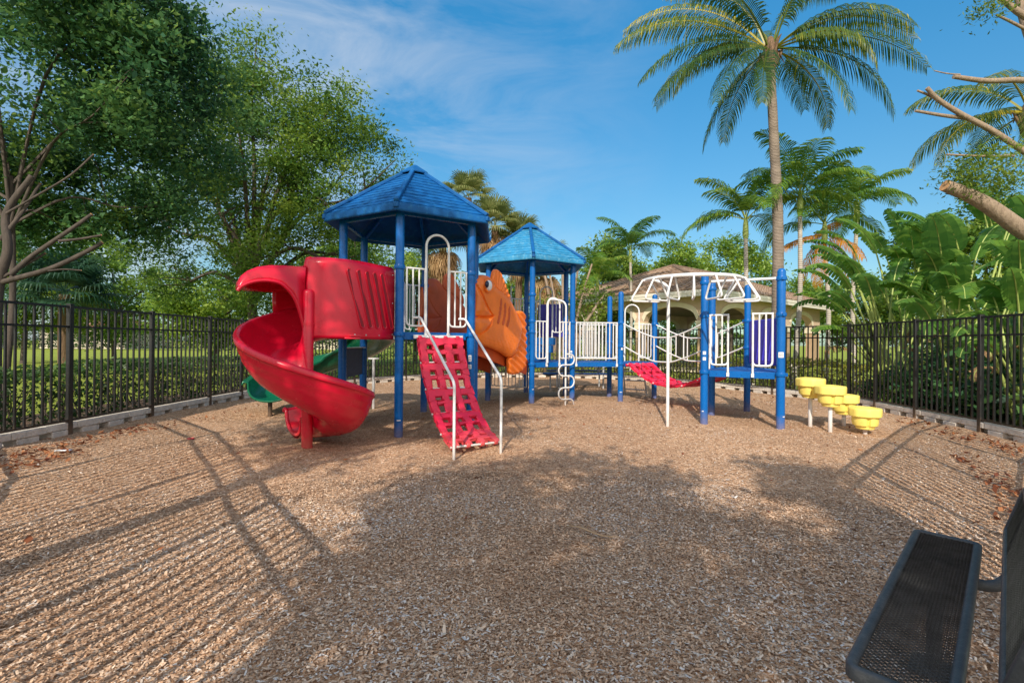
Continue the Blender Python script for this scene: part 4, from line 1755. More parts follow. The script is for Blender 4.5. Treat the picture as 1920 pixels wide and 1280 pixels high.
# ---- red clatter bridge and its rails
bA0, bA1, bB0, bB1 = Q2, Q3, P3, P4
bd = U(-58.5)
Lb = 2.25
mA = (bA0 + bA1) / 2
eb = (bA1 - bA0).normalized()
prof = []
for i in range(7):
    t = i / 6
    prof.append((.06 + (Lb - .12) * t, ZL - .03 - .40 * (1 - (2 * t - 1) ** 2)))
br = MB()
br.bar(mA + bd * .035 - eb * .40 + Z(ZL - .05), mA + bd * .035 + eb * .40 + Z(ZL - .05), .03, .05)
bridge = br.build('clatter_bridge', M['red_net'], PS, bevel=.008)
tag(bridge, 'red sagging bridge of hinged plates')
lattice('bridge_plate', 'red_net', bridge, mA, bd, prof, .72, 3, 1, th=.05)
for a, b in ((bA0, bB0), (bA1, bB1)):
    m = MB()
    d_ = (b - a).normalized()
    inw = ((mA + bd * Lb / 2) - (a + b) / 2)
    inw.z = 0
    inw.normalize()
    a2, b2 = a + d_ * .07 + inw * .02, b - d_ * .07 + inw * .02
    for zt, sag in ((ZL + .84, .30), (ZL + .36, .30)):
        pts = [a2 + Z(zt), a2.lerp(b2, .22) + Z(zt - sag * .62), a2.lerp(b2, .40) + Z(zt - sag), a2.lerp(b2, .60) + Z(zt - sag), a2.lerp(b2, .78) + Z(zt - sag * .62), b2 + Z(zt)]
        m.tube(fillet(pts, .10, 4), .0145, 8)
    for t, s_ in ((.26, .70), (.40, 1.), (.60, 1.), (.74, .70)):
        q = a2.lerp(b2, t)
        m.tube([q + Z(ZL + .84 - .30 * s_), q + Z(ZL + .36 - .30 * s_)], .012, 7, caps=False)
    m.build('bridge_rail', M['white'], PS, smooth=60)

# ---- overhead loop ladder
ZO = 2.23
OC, OR_ = Vector((2.79, 7.50, 0)), .735
m = MB()
arc = [OC + Vector((OR_ * math.cos(R(a)), OR_ * math.sin(R(a)), ZO)) for a in np.arange(-12, -186, -6)]
m.tube(arc, .028, 12)
ohl = m.build('loop_ladder', M['white'], PS, smooth=60)
tag(ohl, 'white overhead loop ladder bent in a half circle')
m = MB()
m.tube([P1 + Z(2.225), P2 + Z(2.225)], .021, 10)
m.tube([arc[0], (P1 + P2) / 2 + Z(2.225)], .024, 10)
m.build('cross_bar', M['white'], ohl, smooth=60)
pole = ground(1251.5, 800)
m = MB()
pe = arc[-3]
m.tube(fillet([pole - Z(.1), pole + Z(2.12), pole + Z(2.21) + (pe - pole - Z(ZO)) * .6, pe], .20, 7), .024, 12)
m.build('support_pole', M['white'], ohl, smooth=60)
for i in range(8):
    a = R(-22 - i * 150 / 7)
    rad = Vector((math.cos(a), math.sin(a), 0))
    tg = Vector((-math.sin(a), math.cos(a), 0))
    c = OC + rad * OR_
    m = MB()
    hw, ap, hz = .255, .06, .335
    pts = [c - rad * ap + Z(ZO - .012), c - rad * hw + Z(ZO - hz), c + rad * hw + Z(ZO - hz), c + rad * ap + Z(ZO - .012)]
    m.tube(fillet(pts, .085, 6), .0145, 8)
    m.tube([c - rad * ap + Z(ZO - .012), c + rad * ap + Z(ZO - .012)], .0145, 8)
    m.build('hanging_loop', M['white'], ohl, smooth=60)
# ------------------------------------------------------------------ yellow stepping pods


def pod(loc, ztop, label):
    t = thing('step_pod', label, 'step pod', loc, 'yellow stepping pods by the end deck')
    m = MB()
    n = 60
    prof = [(.05, -.300, 0), (.108, -.300, 0), (.114, -.292, 0), (.116, -.272, .1), (.122, -.262, .4), (.150, -.248, 1), (.158, -.22, 1), (.163, -.16, 1), (.164, -.132, .7), (.168, -.124, .1), (.192, -.121, 0), (.199, -.113, 0), (.201, -.022, 0), (.197, -.008, 0), (.186, 0, 0), (.14, 0, 0), (.02, 0, 0)]
    vs, fs = [], []
    ph = 1.2
    for r_, z_, g in prof:
        for j in range(n):
            a = 2 * math.pi * j / n
            k = 1 - .24 * g * max(0, math.cos(4 * (a - ph))) ** 16
            k *= 1 + (.022 * math.cos(8 * (a - ph)) if r_ > .13 and g < .3 else 0)
            vs.append(Vector(loc) + Vector((r_ * k * math.cos(a), r_ * k * math.sin(a), ztop + z_)))
    for i in range(len(prof) - 1):
        for j in range(n):
            fs.append((i * n + j, i * n + (j + 1) % n, (i + 1) * n + (j + 1) % n, (i + 1) * n + j))
    fs += [tuple(range(n - 1, -1, -1)), tuple((len(prof) - 1) * n + j for j in range(n))]
    m.add(vs, fs)
    top = m.build('pod_top', M['yellow'], t, smooth=38)
    rg = MB()
    for q in (.07, .115, .15):
        rg.tube([Vector(loc) + Vector((q * math.cos(a), q * math.sin(a), ztop + .001)) for a in np.linspace(0, 2 * math.pi, 32, endpoint=False)], .0035, 5, closed=True)
    rg.build('tread_ring', M['yellow'], top, smooth=60)
    s = MB()
    s.lathe(loc, [(.028, -.15), (.028, ztop - .298)], 16)
    s.build('stem', M['white'], t)
    return t


for (u, v), zt, lab in (((1519, 798), .735, 'tallest yellow stepping pod on a white stem, nearest the blue post'), ((1556.5, 806), .65, 'second tallest yellow stepping pod on a bright white stem'),
                        ((1582, 798), .483, 'third yellow stepping pod, half hidden behind the second'), ((1622, 810), .352, 'lowest yellow stepping pod, close to the mulch and nearest the right fence')):
    g_ = ground(u, v)
    pod((g_.x, g_.y, 0), zt, lab)

# ------------------------------------------------------------------ black mesh bench
BE, BW = Vector((.719, .695, 0)), Vector((.695, -.719, 0))
FL = Vector((1.818, 2.166, 0))
LEN = 1.335
bt = thing('park_bench', 'black perforated metal bench standing on the mulch at the lower right edge', 'bench', FL - BE * .8 + BW * .1)


def meshpanel(name, O, ex, ey, w, h, r, parent, rim=.026, th=.034, pitch=.0235, rowp=.0125):
    """plastic-coated expanded metal panel with a thick rounded rim; O corner, ex long (w), ey across (h)"""
    nz = ex.cross(ey).normalized()
    if nz.z < 0:
        nz = -nz
    # rim
    cn = [(r, 0), (w - r, 0), (w, r), (w, h - r), (w - r, h), (r, h), (0, h - r), (0, r)]
    loop = []
    for (cx, cy, a0) in ((w - r, r, -90), (w - r, h - r, 0), (r, h - r, 90), (r, r, 180)):
        for k in range(7):
            a = R(a0 + 15 * k)
            loop.append((cx + r * math.cos(a), cy + r * math.sin(a)))
    m = MB()
    vs, fs = [], []
    c0 = (w / 2, h / 2)
    sec = [(0, -th), (0, -.004), (.004, 0), (.010, .002), (rim - .006, .0), (rim, -.006), (rim, -.012), (.012, -.014), (.008, -th)]
    for (x, y) in loop:
        # inward normal of the rounded rectangle
        ix = (r - x if x < r else (w - r - x if x > w - r else 0))
        iy = (r - y if y < r else (h - r - y if y > h - r else 0))
        L_ = math.hypot(ix, iy) or 1
        for s_, z_ in sec:
            vs.append(O + ex * (x + ix / L_ * s_) + ey * (y + iy / L_ * s_) + nz * z_)
    k, n = len(sec), len(loop)
    for i in range(n):
        for j in range(k):
            fs.append((i * k + j, ((i + 1) % n) * k + j, ((i + 1) % n) * k + (j + 1) % k, i * k + (j + 1) % k))
    m.add(vs, fs)
    o = m.build(name, M['black_vinyl'], parent, smooth=50)
    # lattice strands: zig-zag ribbons across, touching alternately, with a slight wave
    s = MB()
    x = rim * .8
    q = 0
    a_ = rim * .8
    nx = int((w - 2 * a_) / rowp)
    ny = int((h - 2 * a_) / pitch) * 2
    for i in range(nx + 1):
        x = a_ + (w - 2 * a_) * i / nx
        pts = []
        for j in range(ny + 1):
            y = a_ + (h - 2 * a_) * j / ny
            dx = (rowp * .42) * (1 if (i + j) % 2 else -1)
            # keep inside the rounded corners
            ex_ = max(0, r - min(x, w - x))
            ey_ = max(0, r - min(y, h - y))
            if ex_ * ex_ + ey_ * ey_ > (r - rim * .5) ** 2 and ex_ > 0 and ey_ > 0:
                pts.append(None)
                continue
            pts.append(O + ex * (x + dx) + ey * y + nz * (-.007 + .0022 * (1 if (i + j) % 2 else -1)))
        run = []
        for p in pts + [None]:
            if p is None:
                if len(run) > 1:
                    hw = ex * .0029
                    s.sheet([[p_ - hw + nz * .0012 for p_ in run], [p_ + hw - nz * .0012 for p_ in run], [p_ + hw * .6 - nz * .006 for p_ in run]])
                run = []
            else:
                run.append(p)
    s.build('mesh_lattice', M['black_mesh'], o, smooth=0)
    return o


SW = .222
SZ = .43
so = FL - BE * LEN + Z(SZ)
meshpanel('seat', so, BE, BW, LEN, SW, .035, bt, pitch=.018, rowp=.0085)
bo = FL - BE * (LEN) + BW * (SW + .058) + Z(.492)
by = (BW * .06 + Z(.205)).normalized()
meshpanel('backrest', bo, BE, by, LEN, .215, .035, bt, pitch=.018, rowp=.0085, th=.03)
for q in (.075, LEN - .36):
    fm = MB()
    c = FL - BE * (LEN - q)
    fm.tube(fillet([c + BW * .03 + Z(SZ - .05), c + BW * (SW + .05) + Z(SZ - .05), c + BW * (SW + .125) + Z(.52), c + BW * (SW + .165) + Z(.66)], .05, 5), .021, 10)
    fm.tube([c + BW * .10 + Z(SZ - .05), c + BW * .10 - Z(.1)], .024, 10)
    fm.box(c + BW * .10 + Z(.012), (.14, .14, .012), Matrix.Rotation(math.atan2(BE.y, BE.x), 3, 'Z'))
    fm.build('support_frame', M['black_vinyl'], bt, smooth=50)

# ------------------------------------------------------------------ picnic table behind the bridge deck
tc_ = Vector((1.9, 13.4, 0))
pt = thing('picnic_table', 'dark metal picnic table on pale legs, standing behind the raised bridge deck', 'table', tc_)
m = MB()
m.box(tc_ + Z(.72), (1.7, .72, .04))
m.box(tc_ + Z(.685) + Vector((0, -.34, 0)), (1.7, .03, .08))
m.build('table_top', M['navy'], pt, bevel=.01)
for s_ in (-1, 1):
    m = MB()
    m.box(tc_ + Vector((0, s_ * .68, .44)), (1.75, .26, .04))
    m.build('bench_seat', M['navy'], pt, bevel=.01)
for s_ in (-1, 1):
    m = MB()
    c = tc_ + Vector((s_ * .6, 0, 0))
    m.tube(fillet([c + Vector((0, -.68, .42)), c + Vector((0, .68, .42))], .05), .022, 8)
    m.tube([c + Vector((0, -.30, -.05)), c + Vector((0, -.30, .70))], .024, 8)
    m.tube([c + Vector((0, .30, -.05)), c + Vector((0, .30, .70))], .024, 8)
    m.build('leg', M['grey_metal'], pt)
tc_ = Vector((1.02, 12.7, 0))
ps = thing('outdoor_stool', 'low dark seat on a thin post, behind the wiggly white climber', 'stool', tc_)
m = MB()
m.ball(tc_ + Z(.43), (.22, .17, .05), 18, 8)
m.build('seat', M['navy'], ps, smooth=60)
m = MB()
m.tube([tc_ - Z(.05), tc_ + Z(.40)], .02, 8)
m.build('leg', M['grey_metal'], ps)

# ------------------------------------------------------------------ pavilion
EV = Vector((8.4, 20.1, 0))
pa, pb_ = Vector((-.631, .776, 0)), Vector((.776, .631, 0))
OV = .6
WC = EV + (pa + pb_) * OV
LA, LB = 9.0, 13.3
WT = 3.42
pv = thing('pavilion', 'open tan pavilion with arched openings and a brown tiled hip roof', 'building', WC)


def arcade(P0, d, L, arches, inward):
    """wall of length L from P0 along d with arched openings"""
    wall = MB()
    th = .38
    mid = inward * th / 2
    spr, crn = 2.42, 2.98
    parts = []
    edges = [0]
    for a, b in arches:
        edges += [a, b]
    edges += [L]
    for i in range(0, len(edges), 2):
        a, b = edges[i], edges[i + 1]
        wall.bar(P0 + d * a + mid + Z((2.1 + WT) / 2), P0 + d * b + mid + Z((2.1 + WT) / 2), th, WT - 2.1)
        low, trim = MB(), MB()
        low.bar(P0 + d * (a + .02) + mid + Z(.97), P0 + d * (b - .02) + mid + Z(.97), th - .04, 1.94)
        trim.bar(P0 + d * (a - .03) + mid + Z(2.06), P0 + d * (b + .03) + mid + Z(2.06), th + .07, .24)
        trim.bar(P0 + d * (a - .05) + mid + Z(2.23), P0 + d * (b + .05) + mid + Z(2.23), th + .10, .10)
        parts.append(('pier', low, 'stucco_low', trim))
    for a, b in arches:
        trim = MB()
        n = 18
        c, hw = (a + b) / 2, (b - a) / 2
        zz = lambda x: spr - .1 + (crn - spr + .1) * math.sqrt(max(0, 1 - (x / hw) ** 2)) ** .9
        for i in range(n):
            x0, x1 = -hw + 2 * hw * i / n, -hw + 2 * hw * (i + 1) / n
            z0_, z1_ = zz(x0), zz(x1)
            f = [P0 + d * (c + x0) + Z(z0_), P0 + d * (c + x1) + Z(z1_), P0 + d * (c + x1) + Z(WT), P0 + d * (c + x0) + Z(WT)]
            k = [p + inward * th for p in f]
            wall.add(f + k, [(0, 1, 2, 3), (7, 6, 5, 4), (0, 4, 5, 1), (3, 2, 6, 7)])
            o0, o1 = zz(x0) + .20, zz(x1) + .20
            sx0, sx1 = x0 * (1 + .10 / hw), x1 * (1 + .10 / hw)
            e = -inward * .03
            q = [P0 + d * (c + x0) + Z(z0_ - .015) + e, P0 + d * (c + x1) + Z(z1_ - .015) + e, P0 + d * (c + sx1) + Z(o1) + e, P0 + d * (c + sx0) + Z(o0) + e]
            r_ = [p + inward * .028 for p in q]
            trim.add(q + r_, [(0, 1, 2, 3), (0, 4, 5, 1), (2, 6, 7, 3)])
        parts.append(('arch_band', trim, 'trim', None))
    w = wall.build('wall', M['stucco'], pv, smooth=0)
    for nm, mb, mt, cap in parts:
        o = mb.build(nm, M[mt], pv, smooth=0)
        if cap:
            cap.build('capital', M['trim'], o, smooth=0)


arcade(WC, pa, LA, [(.45, 3.25), (3.75, 6.7), (7.15, 8.6)], pb_)
arcade(WC + pb_ * .001, pb_, LB, [(1.21, 4.47), (5.15, 8.1), (8.9, 12.1)], pa)
arcade(WC + pb_ * LB, pa, LA, [(.45, 3.25), (3.75, 6.7), (7.15, 8.6)], -pb_)
arcade(WC + pa * LA, pb_, LB, [(1.21, 4.47), (5.15, 8.1), (8.9, 12.1)], -pa)
m = MB()
cc = [WC + pb_ * .4 + pa * .4, WC + pb_ * (LB - .4) + pa * .4, WC + pb_ * (LB - .4) + pa * (LA - .4), WC + pb_ * .4 + pa * (LA - .4)]
m.add([p + Z(3.25) for p in cc], [(0, 1, 2, 3)])
m.build('ceiling', M['ceiling'], pv, smooth=0)
m = MB()
m.prism([(p.x, p.y) for p in cc], -.04, .03)
m.build('floor_slab', M['trim'], pv, smooth=0)
# eaves, gutters, hip roof with rows of tiles
EL, EB = LA + 2 * OV, LB + 2 * OV
c4 = [EV, EV + pb_ * EB, EV + pb_ * EB + pa * EL, EV + pa * EL]
ZE = 3.60
m = MB()
m.add([p + Z(ZE - .16) for p in c4] + [p + (WC + pb_ * LB / 2 + pa * LA / 2 - p).normalized() * .9 + Z(ZE - .15) for p in c4], [(0, 1, 5, 4), (1, 2, 6, 5), (2, 3, 7, 6), (3, 0, 4, 7)])
for i in range(4):
    a, b = c4[i], c4[(i + 1) % 4]
    m.bar(a + Z(ZE - .085), b + Z(ZE - .085), .10, .13)
    m.bar(a.lerp(b, .008) + Z(ZE - .22), b.lerp(a, .008) + Z(ZE - .22), .06, .14)
m.build('gutter', M['gutter'], pv, smooth=0)
HR = EL / 2
rid = [EV + pa * HR + pb_ * HR + Z(5.62), EV + pa * HR + pb_ * (EB - HR) + Z(5.62)]
faces = [(c4[0] + Z(ZE), c4[1] + Z(ZE), rid[1], rid[0]), (c4[1] + Z(ZE), c4[2] + Z(ZE), rid[1], rid[1]), (c4[2] + Z(ZE), c4[3] + Z(ZE), rid[0], rid[1]), (c4[3] + Z(ZE), c4[0] + Z(ZE), rid[0], rid[0])]
tl = MB()
for a, b, c, d in faces:
    nrm = (b - a).cross(d - a).normalized()
    if nrm.z < 0:
        nrm = -nrm
    rows = 19
    for i in range(rows):
        t0, t1 = i / rows, (i + 1) / rows
        l0, r0, l1, r1 = a.lerp(d, t0), b.lerp(c, t0), a.lerp(d, t1), b.lerp(c, t1)
        k = max(1, int((r0 - l0).length / .30))
        for j in range(k):
            p = l0.lerp(r0, j / k)
            q = l0.lerp(r0, (j + 1) / k)
            p1 = l1.lerp(r1, j / k)
            q1 = l1.lerp(r1, (j + 1) / k)
            mid0, mid1 = (p + q) / 2 + nrm * .085, (p1 + q1) / 2 + nrm * .055
            p, q = p + nrm * .045, q + nrm * .045
            p1, q1 = p1 + nrm * .01, q1 + nrm * .01
            tl.add([p, mid0, q, q1, mid1, p1, p - nrm * .045, q - nrm * .045], [(0, 1, 4, 5), (1, 2, 3, 4), (6, 7, 2, 1, 0)], min(1, max(0, random.gauss(.5, .22))))
ro_ = tl.build('roof', M['tile'], pv, rnd=True, smooth=0)
rp = MB()
for a, b in ((c4[0] + Z(ZE), rid[0]), (c4[1] + Z(ZE), rid[1]), (c4[2] + Z(ZE), rid[1]), (c4[3] + Z(ZE), rid[0]), (rid[0], rid[1])):
    k = int((b - a).length / .33)
    for i in range(k):
        p, q = a.lerp(b, i / k), a.lerp(b, (i + 1.05) / k)
        rp.tube([p + Z(.06), q + Z(.04)], .10, 8)
rp.build('ridge_tiles', M['tile'], ro_, smooth=60)

# ------------------------------------------------------------------ houses far off on the left


def house(c, w, d, h, label, rise=2.0):
    c = Vector(c)
    t = thing('house', label, 'house', c)
    m = MB()
    m.box(c + Z(h / 2 - .1), (w, d, h + .2))
    wl = m.build('wall', M['house_wall'], t, smooth=0)
    for i in range(3):
        k = MB()
        q = c + Vector((-w * .33 + w * .33 * i, -d / 2 - .02, h * .52))
        k.box(q, (1.5, .08, 1.3))
        f = k.build('window', M['trim'], wl, smooth=0)
        k = MB()
        k.box(q - Vector((0, .05, 0)), (1.25, .03, 1.05))
        k.build('pane', M['window_glass'], f, smooth=0)
    m = MB()
    w2, d2 = w / 2 + .6, d / 2 + .6
    e = [c + Vector(p) for p in ((-w2, -d2, h), (w2, -d2, h), (w2, d2, h), (-w2, d2, h))]
    r0, r1 = c + Vector((-w2 + d2, 0, h + rise)), c + Vector((w2 - d2, 0, h + rise))
    for a, b, cc_, dd_ in ((e[0], e[1], r1, r0), (e[1], e[2], r1, r1), (e[2], e[3], r0, r1), (e[3], e[0], r0, r0)):
        for i in range(12):
            p, q, p1, q1 = a.lerp(dd_, i / 12), b.lerp(cc_, i / 12), a.lerp(dd_, (i + 1) / 12), b.lerp(cc_, (i + 1) / 12)
            k = max(1, int((q - p).length / .5))
            for j in range(k):
                u = Z(.06)
                m.add([p.lerp(q, j / k) + u, p.lerp(q, (j + 1) / k) + u, p1.lerp(q1, (j + 1) / k), p1.lerp(q1, j / k)], [(0, 1, 2, 3)], min(1, max(0, random.gauss(.5, .25))))
    m.add(e, [(0, 1, 2, 3)], .1)
    m.build('roof', M['tile_red'], t, rnd=True, smooth=0)


house((-60.5, 72, 0), 12, 9, 2.9, 'far house with a red tiled roof beyond the lawn, seen through the left fence', 1.9)
house((-80, 66, 0), 12, 9, 2.7, 'pale far house at the left edge of the photo, behind the trees', 1.8)
house((-30, 80, 0), 14, 9, 2.8, 'distant cream house between the trees, behind the red slide', 1.8)
# ------------------------------------------------------------------ palms and big leaved plants


def frond(name, parent, base, az, el, L, droop, nleaf, ll, lw, mat, hang=.35, vee=.35, tint=.45, stalk=.10, rach=.018, tipy=.35, swirl=0.):
    """feather leaf: rachis with pairs of leaflets"""
    base = Vector(base)
    n = 26
    P, T = [base], []
    e = el
    for i in range(n):
        s = i / n
        e = el - droop * s ** 1.25
        a = az + swirl * s
        t = Vector((math.cos(a) * math.cos(e), math.sin(a) * math.cos(e), math.sin(e)))
        T.append(t)
        P.append(P[-1] + t * L / n)
    T.append(T[-1])
    F, rn = [], []
    # rachis as a three-sided strip
    for i in range(n):
        r0, r1 = rach * (1 - .9 * i / n), rach * (1 - .9 * (i + 1) / n)
        s0 = T[i].cross(Vector((0, 0, 1))).normalized()
        s1 = T[i + 1].cross(Vector((0, 0, 1))).normalized()
        u0, u1 = s0.cross(T[i]), s1.cross(T[i + 1])
        for k in range(3):
            c0, c1 = 2 * math.pi * k / 3, 2 * math.pi * (k + 1) / 3
            f = lambda p, s, u, r, c: p + (s * math.cos(c) + u * math.sin(c)) * r
            F.append([f(P[i], s0, u0, r0, c0), f(P[i], s0, u0, r0, c1), f(P[i + 1], s1, u1, r1, c1), f(P[i + 1], s1, u1, r1, c0)])
            rn.append(min(1, tint + .35))
    for i in range(nleaf):
        s = stalk + (1 - stalk) * (i + .5) / nleaf
        x = s * n
        k = min(n - 1, int(x))
        p = P[k].lerp(P[k + 1], x - k)
        t = T[k]
        sd = t.cross(Vector((0, 0, 1)))
        if sd.length < .05:
            sd = Vector((-math.sin(az), math.cos(az), 0))
        sd.normalize()
        up = sd.cross(t)
        env = max(.18, math.sin(math.pi * min(1, .14 + .80 * (s - stalk) / (1 - stalk))) ** .65)
        for sg in (-1, 1):
            l = ll * env * random.uniform(.88, 1.1)
            d0 = (t * (.35 + .55 * s) + sd * sg * 1.0 + up * (vee + random.uniform(-.1, .1))).normalized()
            d1 = (d0 * .8 + Vector((0, 0, -1)) * hang * random.uniform(.8, 1.4)).normalized()
            d2 = (d1 * .7 + Vector((0, 0, -1)) * hang * 1.4 * random.uniform(.7, 1.3)).normalized()
            w = t * lw * .5 * random.uniform(.8, 1.15)
            a = p
            b = a + d0 * l * .35
            c = b + d1 * l * .35
            e_ = c + d2 * l * .3
            g = min(1, max(0, random.gauss(tint, .13) + tipy * max(0, s - .55)))
            F.append([a - w * .6, a + w * .6, b + w, b - w])
            F.append([b - w, b + w, c + w * .85, c - w * .85])
            F.append([c - w * .85, c + w * .85, e_ + w * .08, e_ - w * .08])
            rn += [g, g, min(1, g + .06)]
    return npmesh(name, np.array([[list(p) for p in f] for f in F]), 4, rn, mat, parent)


def coconut(base, top, label, fronds, tr=.185, mat='frond', bark='tan_coco', L=4.4, ll=.80, nl=60, lw=.043, flags=None):
    base, top = Vector(base), Vector(top)
    t = thing('coconut_palm', label, 'palm tree', base)
    m = MB()
    mid = base.lerp(top, .5) + Vector((.12, 0, 0))
    pts = spline([base - Z(.3), base + Z(.25), base.lerp(mid, .5), mid, mid.lerp(top, .5), top], 7)
    k = len(pts)
    rad = [tr * (1.55 if i < 2 else 1.2 - .45 * i / k) * (1 + .025 * math.sin(i * 2.1)) for i in range(k)]
    m.tube(pts, rad, 18)
    m.build('trunk', M[bark], t, smooth=60)
    # fibrous boot under the crown
    b = MB()
    b.lathe(top - Z(.35), [(tr * .8, 0), (tr * 1.15, .12), (tr * 1.35, .35), (tr * 1.25, .6), (tr * .9, .85), (tr * .4, 1.0)], 12)
    for i in range(14):
        a = i * 2.4
        q = top + Vector((math.cos(a) * tr, math.sin(a) * tr, random.uniform(-.35, .3)))
        b.tube([q, q + Vector((math.cos(a) * .10, math.sin(a) * .10, .22)), q + Vector((math.cos(a) * .2, math.sin(a) * .2, .35 + random.uniform(-.5, .2)))], [.06, .045, .01], 5)
    b.build('crown_boot', M['fibre'], t, smooth=40)
    for (az, el, dr, ls, tn) in fronds:
        frond('frond', t, top + Z(.30) + Vector((math.cos(az), math.sin(az), 0)) * tr * .6, az, el, L * ls, dr, nl, ll, lw, M[mat], hang=random.uniform(.5, .95), vee=random.uniform(-.1, .2), tint=tn, rach=.035, stalk=.16)
    return t


fr_ = []
for i in range(14):
    az = i * 2.39996 + .4
    k = i / 13
    fr_.append((az, R(78 - 88 * k) + random.uniform(-.08, .08), R(66 + 34 * (1 - abs(k - .4))) + random.uniform(-.2, .25), random.uniform(.86, 1.06) * (.82 + .18 * math.sin(math.pi * min(1, k + .3))), random.uniform(.34, .62)))
fr_ = [f for f in fr_ if not (225 < math.degrees(f[0]) % 360 < 315 and f[1] < R(48))]
# fronds that stand out in the photograph
fr_ += [(R(235), R(-35), R(50), .62, .3), (R(-62), R(-30), R(52), .80, .34), (R(200), R(-8), R(48), 1.02, .34), (R(178), R(35), R(78), 1.08, .60), (R(195), R(6), R(62), 1.04, .36), (R(5), R(42), R(82), 1.12, .58), (R(215), R(-18), R(55), .84, .30), (R(160), R(-40), R(40), .72, .26), (R(-30), R(-12), R(72), .92, .30), (R(170), R(52), R(90), 1.05, .72), (R(-8), R(18), R(70), 1.0, .42)]
cb = ground(1453, 690)
base = at(1455, 640, 14.0)
coconut((base.x + .05, 14.0, 0), at(1444, 112, 14.0), 'tall coconut palm with a grey trunk rising behind the end deck', fr_, tr=.155)
fr2 = [(i * 2.4 + .3, R(60 - 75 * i / 13), R(95), random.uniform(.85, 1.05), random.uniform(.4, .7)) for i in range(14)]
coconut((14.3, 13.2, 0), (14.0, 13.0, 7.3), 'coconut palm at the right edge, its arching fronds behind the pruned branches', fr2, tr=.17, L=3.4, ll=.7, nl=48)


def areca(base, top, label, nf=9, L=2.0, dead=0, seed=0, tint=.42, tr=.075):
    base, top = Vector(base), Vector(top)
    t = thing('slender_palm', label, 'palm tree', base, 'slender palms beside the pavilion')
    m = MB()
    pts = spline([base - Z(.2), base + Z(.2), base.lerp(top, .5) + Vector((random.uniform(-.12, .12), 0, 0)), top], 7)
    k = len(pts)
    m.tube(pts, [tr * (1.6 if i < 3 else 1.15 - .35 * i / k) for i in range(k)], 12)
    m.build('trunk', M['pale_palm'], t, smooth=60)
    m = MB()
    m.lathe(top - Z(.05), [(tr * .9, 0), (tr * 1.25, .12), (tr * 1.1, .45), (tr * .5, .75)], 10)
    m.build('crown_shaft', M['stem_green'], t, smooth=60)
    for i in range(nf):
        az = seed + i * 2.39996
        k = i / max(1, nf - 1)
        frond('frond', t, top + Z(.55), az, R(84 - 62 * k), L * random.uniform(.85, 1.1), R(72 + 28 * k), 40, .66, .05, M['frond_green'], hang=.42, vee=.30, tint=tint + random.uniform(-.1, .12), rach=.02, stalk=.16)
    for i in range(dead):
        frond('frond', t, top + Z(.2), seed + 1.2 + i * 1.7, R(-2 - 14 * i), L * .8, R(45), 26, .5, .055, M['frond_orange'], hang=.7, vee=0, tint=.5, rach=.016, stalk=.16)
    return t


def px(u, v, d):
    q = at(u, v, d)
    return q


for (u, v0, ub, dpt, nf, L, dead, seed, tn, lab) in (
        (1398, 445, 1412, 15.5, 10, 2.15, 0, .3, .50, 'slender palm with a leaning grey trunk, left of the tall coconut palm'),
        (1500, 400, 1489, 15.0, 11, 2.3, 0, 1.1, .42, 'slender palm with a pale trunk just right of the tall coconut palm'),
        (1546, 452, 1549, 16.0, 9, 2.1, 5, 2.0, .40, 'slender palm with hanging orange dead fronds'),
        (1607, 415, 1603, 17.0, 9, 2.0, 1, .9, .45, 'slender palm farthest right of the group, above the paddle-leaved plants')):
    q = at(ub, 640, dpt)
    areca((q.x, dpt, 0), at(u, v0, dpt), lab, nf, L * 1.08, dead, seed, tn + .10)
q = at(1182, 640, 24)
areca((q.x, 24, 0), at(1182, 490, 24), 'feathery palm in the distance behind the far tower, left of the pavilion roof', 12, 2.3, 0, .5, .45)
q = at(1118, 640, 23)
areca((q.x, 23, 0), at(1120, 545, 23), 'small yellowish palm showing just right of the second blue roof', 10, 1.9, 0, 1.5, .62)


def fan(parent, base, az, el, L, rad, mat, tint=.5, droop=.5, nb=30, name='fan_leaf'):
    """fan palm leaf: stalk and a pleated half disc of narrow blades"""
    base = Vector(base)
    d = Vector((math.cos(az) * math.cos(el), math.sin(az) * math.cos(el), math.sin(el)))
    hub = base + d * L - Z(L * .12)
    sd = d.cross(Vector((0, 0, 1))).normalized()
    up = sd.cross(d)
    F, rn = [], []
    w = sd * .014
    F += [[base - w, base + w, hub + w * .7, hub - w * .7]]
    rn += [tint + .2]
    for i in range(nb):
        a = R(-125 + 250 * i / (nb - 1)) + random.uniform(-.03, .03)
        t = (d * math.cos(a) + sd * math.sin(a)).normalized()
        l = rad * (.75 + .25 * math.cos(a * .7)) * random.uniform(.9, 1.08)
        p1 = hub + t * l * .5 + up * .04
        p2 = p1 + (t - Vector((0, 0, droop * .6))).normalized() * l * .3
        p3 = p2 + (t * .6 - Vector((0, 0, droop * 1.6))).normalized() * l * .28
        q = t.cross(up).normalized() * rad * .037
        g = min(1, max(0, random.gauss(tint, .15)))
        F += [[hub - q * .2, hub + q * .2, p1 + q, p1 - q], [p1 - q, p1 + q, p2 + q * .6, p2 - q * .6], [p2 - q * .6, p2 + q * .6, p3 + q * .08, p3 - q * .08]]
        rn += [g, g, g]
    return npmesh(name, np.array([[list(p) for p in f] for f in F]), 4, np.clip(rn, 0, 1), mat, parent)


